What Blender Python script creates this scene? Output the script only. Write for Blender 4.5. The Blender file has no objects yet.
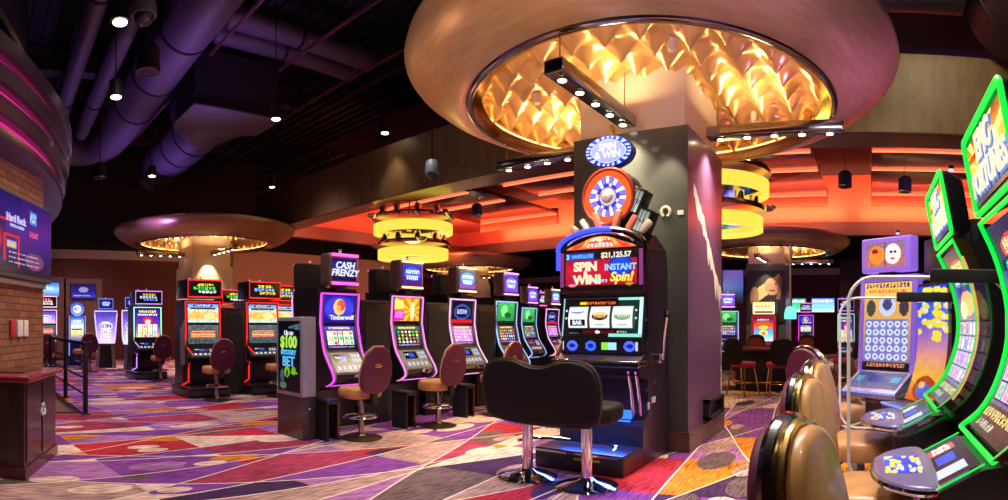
import bpy, math, random
import numpy as np
from mathutils import Vector, Matrix
PI = math.pi
R = math.radians
scene = bpy.context.scene
COL = scene.collection

# ------------------------------------------------------------------ camera, world, exposure
# The photograph is a stitched cylindrical panorama: 570 px per radian, eye level 1.4 m at row 325.
EYE = 1.4
cam = bpy.data.cameras.new('camera')
camo = bpy.data.objects.new('camera', cam)
COL.objects.link(camo)
camo.location = (0, 0, EYE)
camo.rotation_euler = (PI/2, 0, math.asin(.6))
cam.type = 'PANO'
cam.panorama_type = 'CENTRAL_CYLINDRICAL'
cam.central_cylindrical_range_u_min = -504/570
cam.central_cylindrical_range_u_max = 504/570
cam.central_cylindrical_range_v_min = -175/570
cam.central_cylindrical_range_v_max = 325/570
cam.central_cylindrical_radius = 1
cam.clip_end = 200
scene.camera = camo

world = bpy.data.worlds.new('world')
scene.world = world
world.use_nodes = True
world.node_tree.nodes['Background'].inputs[0].default_value = (.25, .12, .35, 1)
world.node_tree.nodes['Background'].inputs[1].default_value = .05
vs = scene.view_settings
vs.view_transform = 'Standard'
vs.look = 'None'
vs.exposure = .2
vs.gamma = 1
vs.use_curve_mapping = False
scene.cycles.max_bounces = 6
scene.cycles.diffuse_bounces = 3
scene.cycles.glossy_bounces = 4
scene.cycles.transparent_max_bounces = 12
scene.cycles.sample_clamp_indirect = 4

def light(name, kind, loc, power, color=(1, 1, 1), aim=None, size=.2, angle=60, blend=.6, sizey=None, parent=None):
    l = bpy.data.lights.new(name, kind)
    l.energy = power
    l.color = color
    if kind == 'SPOT':
        l.spot_size = R(angle); l.spot_blend = blend; l.shadow_soft_size = size
    elif kind == 'AREA':
        l.size = size
        if sizey:
            l.shape = 'RECTANGLE'; l.size_y = sizey
        if name in ('pit_glow', 'pit_up'): l.spread = R(100)
    else:
        l.shadow_soft_size = size
    o = bpy.data.objects.new(name, l)
    COL.objects.link(o)
    o.location = loc
    if aim is not None:
        o.rotation_euler = (Vector(aim)-Vector(loc)).to_track_quat('-Z', 'Y').to_euler()
    if parent:
        o.parent = parent
    return o

WARM = (1, .78, .5)
NEUT = (1, .88, .76)
PURP = (.45, .2, 1)
ORNG = (1, .26, .13)
# room wash from the ceiling grid of house lights
for (x, y, p, c) in [(-4.2, 2.2, 300, NEUT), (-8, 2.6, 260, (1, .75, .8)), (-12, 2.6, 260, (.9, .6, .9)), (-16, 2.6, 260, (.9, .55, .95)),
                     (-.8, 3.6, 260, NEUT), (-4.4, 6.5, 200, NEUT), (.4, 8.0, 260, NEUT), (-.4, 10.6, 180, WARM),
                     (-8.2, 7.5, 160, NEUT), (-13, 8, 160, (1, .7, .8)), (1.5, 1.2, 120, NEUT), (1.8, 14, 200, WARM), (-20, 4, 200, (1, .7, .8)), (-7.5, 13, 150, WARM)]:
    light('house_light', 'SPOT', (x, y, 6.4), p*2.2, c, (x, y, 0), size=.25, angle=95, blend=.9)
# purple wash thrown up at the ducts
for (x, y, p) in [(-15.5, 4.6, 420), (-10.5, 4.4, 420), (-13, 2.0, 160)]:
    light('duct_wash', 'SPOT', (x, y, 3.0), p, PURP, (x+.3, y+.2, 7), size=.2, angle=75, blend=1)

for (x, p) in [(-7, 22), (1.0, 170), (4.5, 170)]:
    light('beam_fill', 'SPOT', (x, 6.6, 6.6 if abs(x+5.5) > .1 else 7.2), p, (1, .8, .5), (x, 9.35, 5.1), size=.3, angle=110, blend=1)  # added spots that brighten the wood beam, no fixtures there
# added colour spots without fixtures, putting tinted highlights on the big saucer
for (x, y, c_, p, t) in [(-6.2, 3.6, (1, .55, .35), 150, (-4.6, 5.4, 4.3)), (-2.7, 2.2, (1, .75, .45), 170, (-2.9, 4.2, 4.3)), (.2, 3.2, (.7, .45, 1), 170, (-1.0, 4.8, 4.3)), (.6, 6.4, (.8, .3, 1), 140, (-.1, 6.6, 4.3)), (-6.4, 7.0, (1, .35, .35), 90, (-5.2, 6.6, 4.3)), (-1.2, 9.0, (1, .2, .45), 50, (-1.2, 8.4, 4.4))]:
    light('saucer_fill', 'SPOT', (x, y, 2.5), p, c_, t, size=.12, angle=75, blend=1)
light('pier_fill', 'SPOT', (-5.2, 2.2, 3.4), 110, (1, .65, .35), (-6.2, .6, 1.6), size=.1, angle=90, blend=1)  # added warm spot to brighten the brick, not a fitting of the room
light('bank_fill', 'AREA', (.1, 3.4, 4.2), 45, (.95, .9, 1), (.1, 3.4, 0), size=1.2)  # added fill above the right bank, lightens the acrylic edges
light('bank_fill', 'SPOT', (-.9, 2.2, 4.4), 260, (1, .85, .72), (.1, 2.9, .6), size=.15, angle=85, blend=.9)  # added spot that brightens the right-bank chairs, no fixture behind it

# ------------------------------------------------------------------ helpers
def tag(o, label=None, cat=None, group=None, kind=None):
    if label: o['label'] = label
    if cat: o['category'] = cat
    if group: o['group'] = group
    if kind: o['kind'] = kind
    return o

SPLIT = set('gold_finial button topper_light_bar sprinkler_cup hanging_wire suspension_rod leg side_rail chrome_upright side_panel side_fin topper_mount wheel_mount clamp_bar post bar plate shelf chrome_tube side_dome door hanger_rod neon_leg lens side_sticker green_pinstripe joint_band support_post back_bracket pole'.split())
class MB:
    def __init__(s):
        s.v = []; s.f = []; s.mi = []; s.ps = []; s.T = Matrix.Identity(4); s.m = 0
    def add(s, vs_, fs):
        n = len(s.v); s.ps.append((n, len(s.f)))
        s.v += [tuple(s.T @ Vector(p)) for p in vs_]
        s.f += [tuple(i+n for i in f) for f in fs]
        s.mi += [s.m]*len(fs)
        return s
    def box(s, x0, x1, y0, y1, z0, z1):
        return s.add([(x0, y0, z0), (x1, y0, z0), (x1, y1, z0), (x0, y1, z0), (x0, y0, z1), (x1, y0, z1), (x1, y1, z1), (x0, y1, z1)],
                     [(0, 3, 2, 1), (4, 5, 6, 7), (0, 1, 5, 4), (1, 2, 6, 5), (2, 3, 7, 6), (3, 0, 4, 7)])
    def loft(s, rings, caps=True, closed=True):
        n = len(rings[0]); vs_ = [p for r in rings for p in r]; fs = []
        for k in range(len(rings)-1):
            for i in range(n if closed else n-1):
                j = (i+1) % n
                fs.append((k*n+i, k*n+j, (k+1)*n+j, (k+1)*n+i))
        if caps:
            fs.append(tuple(reversed(range(n))))
            fs.append(tuple((len(rings)-1)*n+i for i in range(n)))
        return s.add(vs_, fs)
    def prism(s, poly, lo, hi, axis='z'):
        def pt(p, h):
            return {'z': (p[0], p[1], h), 'y': (p[0], h, p[1]), 'x': (h, p[0], p[1])}[axis]
        return s.loft([[pt(p, lo) for p in poly], [pt(p, hi) for p in poly]])
    def slab(s, poly, lo, hi, r, axis='z', n=3):
        # prism of a convex-ish outline with rounded rims
        def pt(p, h):
            return {'z': (p[0], p[1], h), 'y': (p[0], h, p[1]), 'x': (h, p[0], p[1])}[axis]
        rings = []
        for k in range(n+1):
            t = PI/2*k/n
            rings.append([pt(p, lo+r*(1-math.cos(t))) for p in offs(poly, r*(1-math.sin(t)))])
        for k in range(n, -1, -1):
            t = PI/2*k/n
            rings.append([pt(p, hi-r*(1-math.cos(t))) for p in offs(poly, r*(1-math.sin(t)))])
        return s.loft(rings)
    def rbox(s, x0, x1, y0, y1, z0, z1, r=.02, rc=None, axis='z'):
        if axis == 'z': return s.slab(rrect(x0, x1, y0, y1, rc or r), z0, z1, r)
        if axis == 'y': return s.slab(rrect(x0, x1, z0, z1, rc or r), y0, y1, r, 'y')
        return s.slab(rrect(y0, y1, z0, z1, rc or r), x0, x1, r, 'x')
    def lathe(s, prof, c=(0, 0, 0), n=32, closed=False, a0=0, a1=2*PI):
        full = abs(a1-a0-2*PI) < 1e-6
        m = n if full else n+1
        vs_ = []; k = len(prof)
        for i in range(m):
            a = a0+(a1-a0)*i/n
            for (r, z) in prof:
                vs_.append((c[0]+r*math.cos(a), c[1]+r*math.sin(a), c[2]+z))
        fs = []
        for i in range(n):
            j = (i+1) % m
            for q in range(k if closed else k-1):
                w = (q+1) % k
                fs.append((i*k+q, j*k+q, j*k+w, i*k+w))
        return s.add(vs_, fs)
    def disc(s, c, r, n=24, axis='z'):
        pts = []
        for i in range(n):
            a = 2*PI*i/n; p = (r*math.cos(a), r*math.sin(a))
            pts.append({'z': (c[0]+p[0], c[1]+p[1], c[2]), 'y': (c[0]+p[0], c[1], c[2]+p[1])}[axis])
        return s.add(pts, [tuple(range(n))])
    def cyl(s, c, r, h, n=24, r2=None, axis='z'):
        r2 = r if r2 is None else r2
        def ring(rr, t):
            o = []
            for i in range(n):
                a = 2*PI*i/n; p = (rr*math.cos(a), rr*math.sin(a))
                o.append({'z': (c[0]+p[0], c[1]+p[1], c[2]+t), 'y': (c[0]+p[0], c[1]+t, c[2]+p[1]), 'x': (c[0]+t, c[1]+p[0], c[2]+p[1])}[axis])
            return o
        return s.loft([ring(r, 0), ring(r2, h)])
    def tube(s, pts, r, n=8, closed=False):
        pts = [Vector(p) for p in pts]; N = len(pts); rings = []
        prev = None
        for i, p in enumerate(pts):
            a = pts[(i-1) % N] if (closed or i > 0) else p
            b = pts[(i+1) % N] if (closed or i < N-1) else p
            t = (b-a).normalized()
            if prev is None:
                ref = Vector((0, 0, 1)) if abs(t.z) < .9 else Vector((1, 0, 0))
                x = t.cross(ref).normalized()
            else:
                x = (prev-t*prev.dot(t)).normalized()
            prev = x; y = t.cross(x)
            rr = r[i] if isinstance(r, (list, tuple)) else r
            rings.append([tuple(p+x*rr*math.cos(2*PI*k/n)+y*rr*math.sin(2*PI*k/n)) for k in range(n)])
        if closed:
            rings.append(rings[0])
            return s.loft(rings, caps=False)
        return s.loft(rings)
    def grid(s, fn, nu, nv):
        vs_ = [fn(i/nu, j/nv) for j in range(nv+1) for i in range(nu+1)]
        fs = [(j*(nu+1)+i, j*(nu+1)+i+1, (j+1)*(nu+1)+i+1, (j+1)*(nu+1)+i) for j in range(nv) for i in range(nu)]
        return s.add(vs_, fs)
    def build(s, name, mats, parent=None, loc=None, rot=None, sharp=35):
        if name in SPLIT and len(s.ps) > 1 and not getattr(s, 'one', 0):
            out = []
            ends = s.ps[1:]+[(len(s.v), len(s.f))]
            for (v0, f0), (v1, f1) in zip(s.ps, ends):
                q = MB(); q.v = s.v[v0:v1]; q.f = [tuple(i-v0 for i in f) for f in s.f[f0:f1]]; q.mi = s.mi[f0:f1]; q.ps = [(0, 0)]
                out.append(q.build(name, mats, parent, loc, rot, sharp))
            return out[0]
        me = bpy.data.meshes.new(name)
        me.from_pydata(s.v, [], s.f)
        if not isinstance(mats, (list, tuple)): mats = [mats]
        for m in mats: me.materials.append(m)
        me.polygons.foreach_set('material_index', s.mi)
        me.polygons.foreach_set('use_smooth', [True]*len(s.f))
        me.update()
        me.set_sharp_from_angle(angle=R(sharp))
        o = bpy.data.objects.new(name, me)
        COL.objects.link(o)
        if parent: o.parent = parent
        if loc: o.location = loc
        if rot: o.rotation_euler = rot
        return o

def rrect(x0, x1, y0, y1, r, n=4):
    r = min(r, (x1-x0)/2-1e-4, (y1-y0)/2-1e-4)
    pts = []
    for (cx, cy, a) in [(x1-r, y0+r, -90), (x1-r, y1-r, 0), (x0+r, y1-r, 90), (x0+r, y0+r, 180)]:
        for k in range(n+1):
            t = R(a+90*k/n); pts.append((cx+r*math.cos(t), cy+r*math.sin(t)))
    return pts
def offs(poly, d):
    if d < 1e-6: return list(poly)
    cx = sum(p[0] for p in poly)/len(poly); cy = sum(p[1] for p in poly)/len(poly)
    hx = max(abs(p[0]-cx) for p in poly); hy = max(abs(p[1]-cy) for p in poly)
    fx = max(.05, 1-d/max(hx, 1e-4)); fy = max(.05, 1-d/max(hy, 1e-4))
    return [(cx+(p[0]-cx)*fx, cy+(p[1]-cy)*fy) for p in poly]
def smooth_poly(pts, it=2):
    for _ in range(it):
        q = []
        for i in range(len(pts)):
            a = pts[i]; b = pts[(i+1) % len(pts)]
            q += [(a[0]*.75+b[0]*.25, a[1]*.75+b[1]*.25), (a[0]*.25+b[0]*.75, a[1]*.25+b[1]*.75)]
        pts = q
    return pts
def smooth_line(pts, it=2):
    for _ in range(it):
        q = [pts[0]]
        for a, b in zip(pts[:-1], pts[1:]):
            q += [tuple(a[k]*.75+b[k]*.25 for k in range(len(a))), tuple(a[k]*.25+b[k]*.75 for k in range(len(a)))]
        pts = q+[pts[-1]]
    return pts

def root(name, label, cat, loc=(0, 0, 0), rz=0, group=None):
    o = bpy.data.objects.new(name, None)
    o.empty_display_size = .2
    COL.objects.link(o)
    o.location = loc; o.rotation_euler = (0, 0, rz)
    return tag(o, label, cat, group)
def dup(r, loc, rz, label, group=None, sc=None):
    def cp(o, par):
        c = o.copy(); COL.objects.link(c)
        if par: c.parent = par
        for ch in o.children: cp(ch, c)
        return c
    c = cp(r, None)
    c.location = loc; c.rotation_euler = (0, 0, rz); c['label'] = label
    if group: c['group'] = group
    if sc: c.scale = sc
    return c

# ------------------------------------------------------------------ materials
MATS = {}
def mat(name, col, rough=.5, metal=0, emit=None, es=0, noise=0, nscale=(10, 10, 10), alpha=None, coat=0, bump=0, spec=None, col2=None):
    if name in MATS: return MATS[name]
    m = bpy.data.materials.new(name); m.use_nodes = True
    nt = m.node_tree; b = nt.nodes['Principled BSDF']
    b.inputs['Base Color'].default_value = (*col, 1)
    b.inputs['Roughness'].default_value = rough
    b.inputs['Metallic'].default_value = metal
    if coat: b.inputs['Coat Weight'].default_value = coat; b.inputs['Coat Roughness'].default_value = .1
    if spec is not None: b.inputs['Specular IOR Level'].default_value = spec
    if emit:
        b.inputs['Emission Color'].default_value = (*emit, 1); b.inputs['Emission Strength'].default_value = es
    if noise or bump:
        tc = nt.nodes.new('ShaderNodeTexCoord'); mp = nt.nodes.new('ShaderNodeMapping')
        mp.inputs['Scale'].default_value = nscale
        nz = nt.nodes.new('ShaderNodeTexNoise'); nz.inputs['Scale'].default_value = 1; nz.inputs['Detail'].default_value = 4
        nt.links.new(tc.outputs['Object'], mp.inputs[0]); nt.links.new(mp.outputs[0], nz.inputs['Vector'])
        if noise:
            mx = nt.nodes.new('ShaderNodeMix'); mx.data_type = 'RGBA'
            c2 = col2 or tuple(c*(1-noise) for c in col)
            mx.inputs[6].default_value = (*col, 1); mx.inputs[7].default_value = (*c2, 1)
            mr = nt.nodes.new('ShaderNodeMapRange'); mr.inputs[1].default_value = .35; mr.inputs[2].default_value = .65
            nt.links.new(nz.outputs[0], mr.inputs[0]); nt.links.new(mr.outputs[0], mx.inputs[0])
            nt.links.new(mx.outputs[2], b.inputs['Base Color'])
        if bump:
            bp = nt.nodes.new('ShaderNodeBump'); bp.inputs['Strength'].default_value = bump; bp.inputs['Distance'].default_value = .01
            nt.links.new(nz.outputs[0], bp.inputs['Height']); nt.links.new(bp.outputs[0], b.inputs['Normal'])
    if alpha is not None:
        b.inputs['Alpha'].default_value = alpha
    MATS[name] = m
    return m
def glow(name, col, s): return mat(name, (.02, .02, .02), .4, emit=col, es=s)

BLACK = mat('black_laminate', (.012, .011, .014), .32, coat=.3)
MATTE = mat('matte_black', (.01, .01, .012), .6)
GREY = mat('silver_grey_plastic', (.3, .3, .32), .35, .4)
DGREY = mat('dark_grey_plastic', (.06, .06, .07), .4)
CHROME = mat('chrome', (.8, .8, .82), .08, 1)
DCHROME = mat('dark_chrome', (.35, .33, .32), .15, 1)
GOLDM = mat('brass', (.7, .45, .15), .25, 1)
BRONZE = mat('aged_bronze', (.16, .1, .05), .35, .9)
TAN = mat('tan_leather', (.72, .36, .12), .38, noise=.25, nscale=(8, 8, 8), coat=.2)
BURG = mat('burgundy_vinyl', (.13, .015, .05), .5, noise=.2, nscale=(30, 30, 30))
BLKLEA = mat('black_leather', (.007, .007, .008), .55, spec=.3, bump=.3, nscale=(60, 60, 60))
WOOD = mat('walnut_veneer', (.06, .03, .02), .35, noise=.5, nscale=(30, 30, 2), coat=.4)
BEAMW = mat('olive_wood_veneer', (.25, .16, .07), .45, noise=.35, nscale=(6, 6, 1.5), col2=(.18, .115, .055))
SOFFM = mat('polished_wood_soffit', (.22, .13, .13), .22, .5, noise=.3, nscale=(3, 3, 3), coat=.5)
REDW = mat('red_brown_wood', (.11, .03, .018), .5, noise=.4, nscale=(2, 24, 24))
COVE = mat('coral_painted_plaster', (.75, .2, .1), .7)
DUCT = mat('purple_grey_duct', (.16, .13, .2), .42, .5)
DECK = mat('black_ceiling_paint', (.012, .011, .016), .8)
BOWL = mat('brushed_champagne_metal', (.5, .32, .17), .32, .45, noise=.2, nscale=(3, 3, 40), col2=(.42, .26, .13))
QUILT = mat('gold_quilted_leather', (.72, .42, .15), .28, .55, coat=.3)
GOLDR = mat('polished_gold_trim', (.85, .6, .22), .15, 1)
WHITEC = mat('cream_column_paint', (.62, .52, .42), .5)
CHARC = mat('charcoal_column_panel', (.075, .085, .08), .35, coat=.3, noise=.2, nscale=(3, 3, 3))
PLUM = mat('plum_column_panel', (.13, .065, .17), .35, coat=.3)
MAROON = mat('maroon_wall_paint', (.15, .045, .04), .7)
BAND = mat('pale_cornice', (.6, .42, .42), .6)
BEIGE = mat('beige_wall_paint', (.5, .36, .27), .6)
WHITE = mat('white_plastic', (.75, .75, .75), .4)
REDF = mat('red_fabric', (.35, .02, .05), .7)
FELT = mat('red_felt', (.4, .03, .06), .8)
CORAL = mat('coral_plastic', (.8, .22, .15), .3, coat=.5)
LAMP = glow('warm_lamp_glow', (1, .85, .55), 14)
YRING = glow('yellow_ring_glow', (1, .72, .08), 1.0)
ACRY = None
def acrylic():
    m = bpy.data.materials.new('clear_acrylic'); m.use_nodes = True
    nt = m.node_tree; nt.nodes.clear()
    out = nt.nodes.new('ShaderNodeOutputMaterial'); mx = nt.nodes.new('ShaderNodeMixShader')
    tr = nt.nodes.new('ShaderNodeBsdfTransparent'); gl = nt.nodes.new('ShaderNodeBsdfGlossy')
    tr.inputs[0].default_value = (.95, .95, .97, 1); gl.inputs['Roughness'].default_value = .03
    mx.inputs[0].default_value = .06
    nt.links.new(tr.outputs[0], mx.inputs[1]); nt.links.new(gl.outputs[0], mx.inputs[2]); nt.links.new(mx.outputs[0], out.inputs[0])
    return m
ACRY = acrylic()
ACRE = mat('acrylic_polished_edge', (.95, .93, 1), .35, coat=.3)

def screen_mat(name, s):
    m = bpy.data.materials.new(name); m.use_nodes = True
    nt = m.node_tree; b = nt.nodes['Principled BSDF']
    a = nt.nodes.new('ShaderNodeAttribute'); a.attribute_name = 'Col'
    if s > 0:
        b.inputs['Base Color'].default_value = (.01, .01, .01, 1); b.inputs['Roughness'].default_value = .2
        b.inputs['Emission Strength'].default_value = s
        nt.links.new(a.outputs['Color'], b.inputs['Emission Color'])
    else:
        b.inputs['Roughness'].default_value = .5
        nt.links.new(a.outputs['Color'], b.inputs['Base Color'])
    return m
SCR = screen_mat('display_glow', 1.25)
SCRD = screen_mat('dim_display_glow', .75)
PRINT = screen_mat('printed_graphic', 0)

def pix(name, img, surf, parent=None, m=None, label=None):
    img = np.clip(img, 0, 1)**2.2
    H, W = img.shape[:2]
    vs_ = np.array([surf(i/W, 1-j/H) for j in range(H+1) for i in range(W+1)], dtype=np.float32)
    jj, ii = np.mgrid[0:H, 0:W]
    a = (jj*(W+1)+ii).ravel()
    q = np.stack([a+W+1, a+W+2, a+1, a], 1)
    me = bpy.data.meshes.new(name)
    me.vertices.add(len(vs_)); me.vertices.foreach_set('co', vs_.ravel())
    me.loops.add(q.size); me.loops.foreach_set('vertex_index', q.ravel().astype(np.int32))
    me.polygons.add(len(q)); me.polygons.foreach_set('loop_start', np.arange(0, q.size, 4, dtype=np.int32))
    me.update(calc_edges=True)
    ca = me.color_attributes.new('Col', 'FLOAT_COLOR', 'CORNER')
    c = np.ones((H*W, 4, 4), np.float32); c[:, :, :3] = img.reshape(-1, 1, 3)
    ca.data.foreach_set('color', c.ravel())
    me.materials.append(m or SCR)
    me.validate()
    o = bpy.data.objects.new(name, me); COL.objects.link(o)
    if parent: o.parent = parent
    if label: o['label'] = label
    return o
def flat(x0, x1, z0, z1, y, tilt=0):
    # rectangle facing -y; tilt moves the top edge in y
    return lambda u, v: (x0+(x1-x0)*u, y+tilt*v, z0+(z1-z0)*v)

def text(s, size, m, parent, loc, rot=(PI/2, 0, 0), name='lettering', shear=0, thick=.003, sx=1, bold=0):
    c = bpy.data.curves.new(name, 'FONT'); c.body = s; c.size = size; c.align_x = 'CENTER'; c.align_y = 'CENTER'
    c.extrude = thick; c.shear = shear; c.offset = bold; c.resolution_u = 3; c.space_line = .8
    t = bpy.data.objects.new(name, c); COL.objects.link(t)
    dg = bpy.context.evaluated_depsgraph_get()
    me = bpy.data.meshes.new_from_object(t.evaluated_get(dg))
    bpy.data.objects.remove(t); bpy.data.curves.remove(c)
    me.name = name; me.materials.clear(); me.materials.append(m)
    o = bpy.data.objects.new(name, me); COL.objects.link(o)
    o.parent = parent; o.location = loc; o.rotation_euler = rot; o.scale = (sx, 1, 1)
    return o

# ------------------------------------------------------------------ screen painters (numpy pictures, row 0 on top)
def vgrad(h, w, *cols):
    t = np.linspace(0, len(cols)-1, h); i = np.clip(t.astype(int), 0, len(cols)-2); f = (t-i)[:, None]
    c = np.array(cols, float)
    row = c[i]*(1-f)+c[i+1]*f
    return np.repeat(row[:, None, :], w, 1)
def disc_(im, cx, cy, rx, ry, col, a=1):
    h, w = im.shape[:2]; y, x = np.mgrid[0:h, 0:w]
    m = (((x+.5)/w-cx)/rx)**2+(((y+.5)/h-cy)/ry)**2 < 1
    im[m] = im[m]*(1-a)+np.array(col)*a
def rect_(im, x0, x1, y0, y1, col):
    h, w = im.shape[:2]
    im[int(y0*h):max(int(y1*h), int(y0*h)+1), int(x0*w):max(int(x1*w), int(x0*w)+1)] = col
def rays(im, cx, cy, n, c1, c2):
    h, w = im.shape[:2]; y, x = np.mgrid[0:h, 0:w]
    a = np.arctan2((y/h-cy), (x/w-cx)); m = np.sin(a*n) > 0
    im[m] = c1; im[~m] = c2
def words(im, x0, x1, y0, y1, col, rng, n=None):
    # a line of small strokes too fine to read in the photograph
    h, w = im.shape[:2]; a, b = int(x0*w), int(x1*w); c, d = int(y0*h), max(int(y1*h), int(y0*h)+1)
    for x in range(a, b):
        if (x-a) % 4 == 3: continue
        for y in range(c, d):
            if rng.random() < .72: im[y, x] = col
PALS = {'warm': [(1, .85, .2), (1, .4, .1), (.9, .1, .1), (1, 1, .8), (.3, .7, 1)],
        'cool': [(.4, .8, 1), (.9, .95, 1), (.6, .4, 1), (1, .8, .3), (.2, .4, .9)],
        'pink': [(1, .5, .9), (.8, .4, 1), (1, .9, 1), (1, .7, .4), (.6, .3, .9)],
        'mix': [(1, .85, .2), (.2, .8, .3), (.9, .2, .3), (.3, .5, 1), (1, 1, 1)]}
def reels(im, x0, x1, y0, y1, nx, ny, bg, pal, rng, gap=.12):
    h, w = im.shape[:2]
    rect_(im, x0, x1, y0, y1, (.06, .05, .1))
    for i in range(nx):
        for j in range(ny):
            a = x0+(x1-x0)*(i+gap/2)/nx; b = x0+(x1-x0)*(i+1-gap/2)/nx
            c = y0+(y1-y0)*(j+gap/3)/ny; d = y0+(y1-y0)*(j+1-gap/3)/ny
            rect_(im, a, b, c, d, bg)
            k = pal[rng.integers(len(pal))]; k2 = pal[rng.integers(len(pal))]
            disc_(im, (a+b)/2, (c+d)/2, (b-a)*.36, (d-c)*.38, k)
            disc_(im, (a+b)/2+(b-a)*.06, (c+d)/2-(d-c)*.05, (b-a)*.16, (d-c)*.17, k2)
def speck(im, rng, amt=.12):
    return np.clip(im+(rng.random(im.shape[:2])[:, :, None]-.5)*2*amt, 0, 1)

# ------------------------------------------------------------------ carpet
def carpet():
    m = bpy.data.materials.new('patterned_carpet'); m.use_nodes = True
    nt = m.node_tree; N = nt.nodes; L = nt.links; b = N['Principled BSDF']
    b.inputs['Roughness'].default_value = .95; b.inputs['Specular IOR Level'].default_value = .15
    tc = N.new('ShaderNodeTexCoord')
    nz = N.new('ShaderNodeTexNoise'); nz.inputs['Scale'].default_value = .35; nz.inputs['Detail'].default_value = 0
    L.new(tc.outputs['Object'], nz.inputs['Vector'])
    def math_(op, a, bb=None, c=None):
        n = N.new('ShaderNodeMath'); n.operation = op
        for k, v in enumerate((a, bb, c)):
            if v is None: continue
            if isinstance(v, (int, float)): n.inputs[k].default_value = v
            else: L.new(v, n.inputs[k])
        return n.outputs[0]
    sep = N.new('ShaderNodeSeparateXYZ'); L.new(tc.outputs['Object'], sep.inputs[0])
    X, Y = sep.outputs[0], sep.outputs[1]
    wob = math_('MULTIPLY', math_('SUBTRACT', nz.outputs[0], .5), .14)
    cells = []; lines = []
    for (ph, sp, off) in [(70, 1.05, .2), (97, .75, .45), (85, 1.5, .1), (113, 1.6, .7), (8, 1.25, .35)]:
        th = R(ph+90)
        s = math_('ADD', math_('MULTIPLY', X, math.cos(th)/sp), math_('MULTIPLY', Y, math.sin(th)/sp))
        s = math_('ADD', math_('ADD', s, off), wob)
        fr = math_('FRACT', s); cells.append(math_('FLOOR', s))
        if ph != 8:
            dd = math_('MULTIPLY', math_('MINIMUM', fr, math_('SUBTRACT', 1, fr)), sp)
            lines.append(math_('LESS_THAN', dd, .009))
    cb = N.new('ShaderNodeCombineXYZ')
    L.new(math_('ADD', cells[0], math_('MULTIPLY', cells[3], 13.37)), cb.inputs[0]); L.new(math_('ADD', cells[1], math_('MULTIPLY', cells[4], 7.7)), cb.inputs[1]); L.new(cells[2], cb.inputs[2])
    wn = N.new('ShaderNodeTexWhiteNoise'); wn.noise_dimensions = '3D'; L.new(cb.outputs[0], wn.inputs['Vector'])
    def ramp(fac, cols):
        r = N.new('ShaderNodeValToRGB'); r.color_ramp.interpolation = 'CONSTANT'
        e = r.color_ramp.elements
        e[0].position = 0; e[0].color = (*cols[0][1], 1); e[1].position = cols[1][0]; e[1].color = (*cols[1][1], 1)
        for p, c in cols[2:]:
            q = e.new(p); q.color = (*c, 1)
        L.new(fac, r.inputs[0]); return r.outputs[0]
    pur = (.2, .05, .28); dpu = (.06, .025, .08); tan = (.42, .26, .24); red = (.42, .025, .04); org = (.62, .2, .02); crm = (.7, .5, .42); gry = (.14, .09, .1); lil = (.34, .14, .36); ru = (.32, .04, .09)
    base = ramp(wn.outputs[0], [(0, pur), (.16, tan), (.3, red), (.39, lil), (.5, gry), (.6, org), (.67, pur), (.77, crm), (.86, dpu), (.93, ru)])
    # rounded patches laid over the wedges
    mp = N.new('ShaderNodeMapping'); mp.inputs['Scale'].default_value = (2.4, 1.1, 1); mp.inputs['Rotation'].default_value = (0, 0, R(-12))
    L.new(tc.outputs['Object'], mp.inputs[0])
    vo = N.new('ShaderNodeTexVoronoi'); vo.inputs['Scale'].default_value = 1.0; vo.inputs['Randomness'].default_value = 1; vo.voronoi_dimensions = '2D'
    L.new(mp.outputs[0], vo.inputs['Vector'])
    vs2 = N.new('ShaderNodeSeparateColor'); L.new(vo.outputs['Color'], vs2.inputs[0])
    rad = math_('ADD', math_('MULTIPLY', vs2.outputs[1], .3), .16)
    wsep = N.new('ShaderNodeSeparateColor'); L.new(wn.outputs['Color'], wsep.inputs[0])
    blob = math_('MULTIPLY', math_('LESS_THAN', vo.outputs['Distance'], rad), math_('MULTIPLY', math_('LESS_THAN', vs2.outputs[2], .8), math_('LESS_THAN', wsep.outputs[1], .7)))
    bcol = ramp(vs2.outputs[0], [(0, crm), (.3, tan), (.5, gry), (.62, crm), (.75, lil), (.85, org), (.92, dpu)])
    mx = N.new('ShaderNodeMix'); mx.data_type = 'RGBA'; L.new(blob, mx.inputs[0]); L.new(base, mx.inputs[6]); L.new(bcol, mx.inputs[7])
    # yarn striation
    mp2 = N.new('ShaderNodeMapping'); mp2.inputs['Scale'].default_value = (75, 5, 1); mp2.inputs['Rotation'].default_value = (0, 0, R(60)); L.new(tc.outputs['Object'], mp2.inputs[0])
    n2 = N.new('ShaderNodeTexNoise'); n2.inputs['Scale'].default_value = 1; n2.inputs['Detail'].default_value = 3; L.new(mp2.outputs[0], n2.inputs['Vector'])
    mr = N.new('ShaderNodeMapRange'); mr.inputs[1].default_value = .38; mr.inputs[2].default_value = .56; mr.inputs[3].default_value = .35; mr.inputs[4].default_value = 1.35
    L.new(n2.outputs[0], mr.inputs[0])
    n3 = N.new('ShaderNodeTexNoise'); n3.inputs['Scale'].default_value = 1.3; n3.inputs['Detail'].default_value = 2; L.new(tc.outputs['Object'], n3.inputs['Vector'])
    mr2 = N.new('ShaderNodeMapRange'); mr2.inputs[1].default_value = .3; mr2.inputs[2].default_value = .7; mr2.inputs[3].default_value = .7; mr2.inputs[4].default_value = 1.2
    L.new(n3.outputs[0], mr2.inputs[0])
    vm = N.new('ShaderNodeVectorMath'); vm.operation = 'SCALE'; L.new(mx.outputs[2], vm.inputs[0]); L.new(math_('MULTIPLY', mr.outputs[0], mr2.outputs[0]), vm.inputs[3])
    ln = lines[0]
    for l in lines[1:]: ln = math_('MAXIMUM', ln, l)
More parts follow.
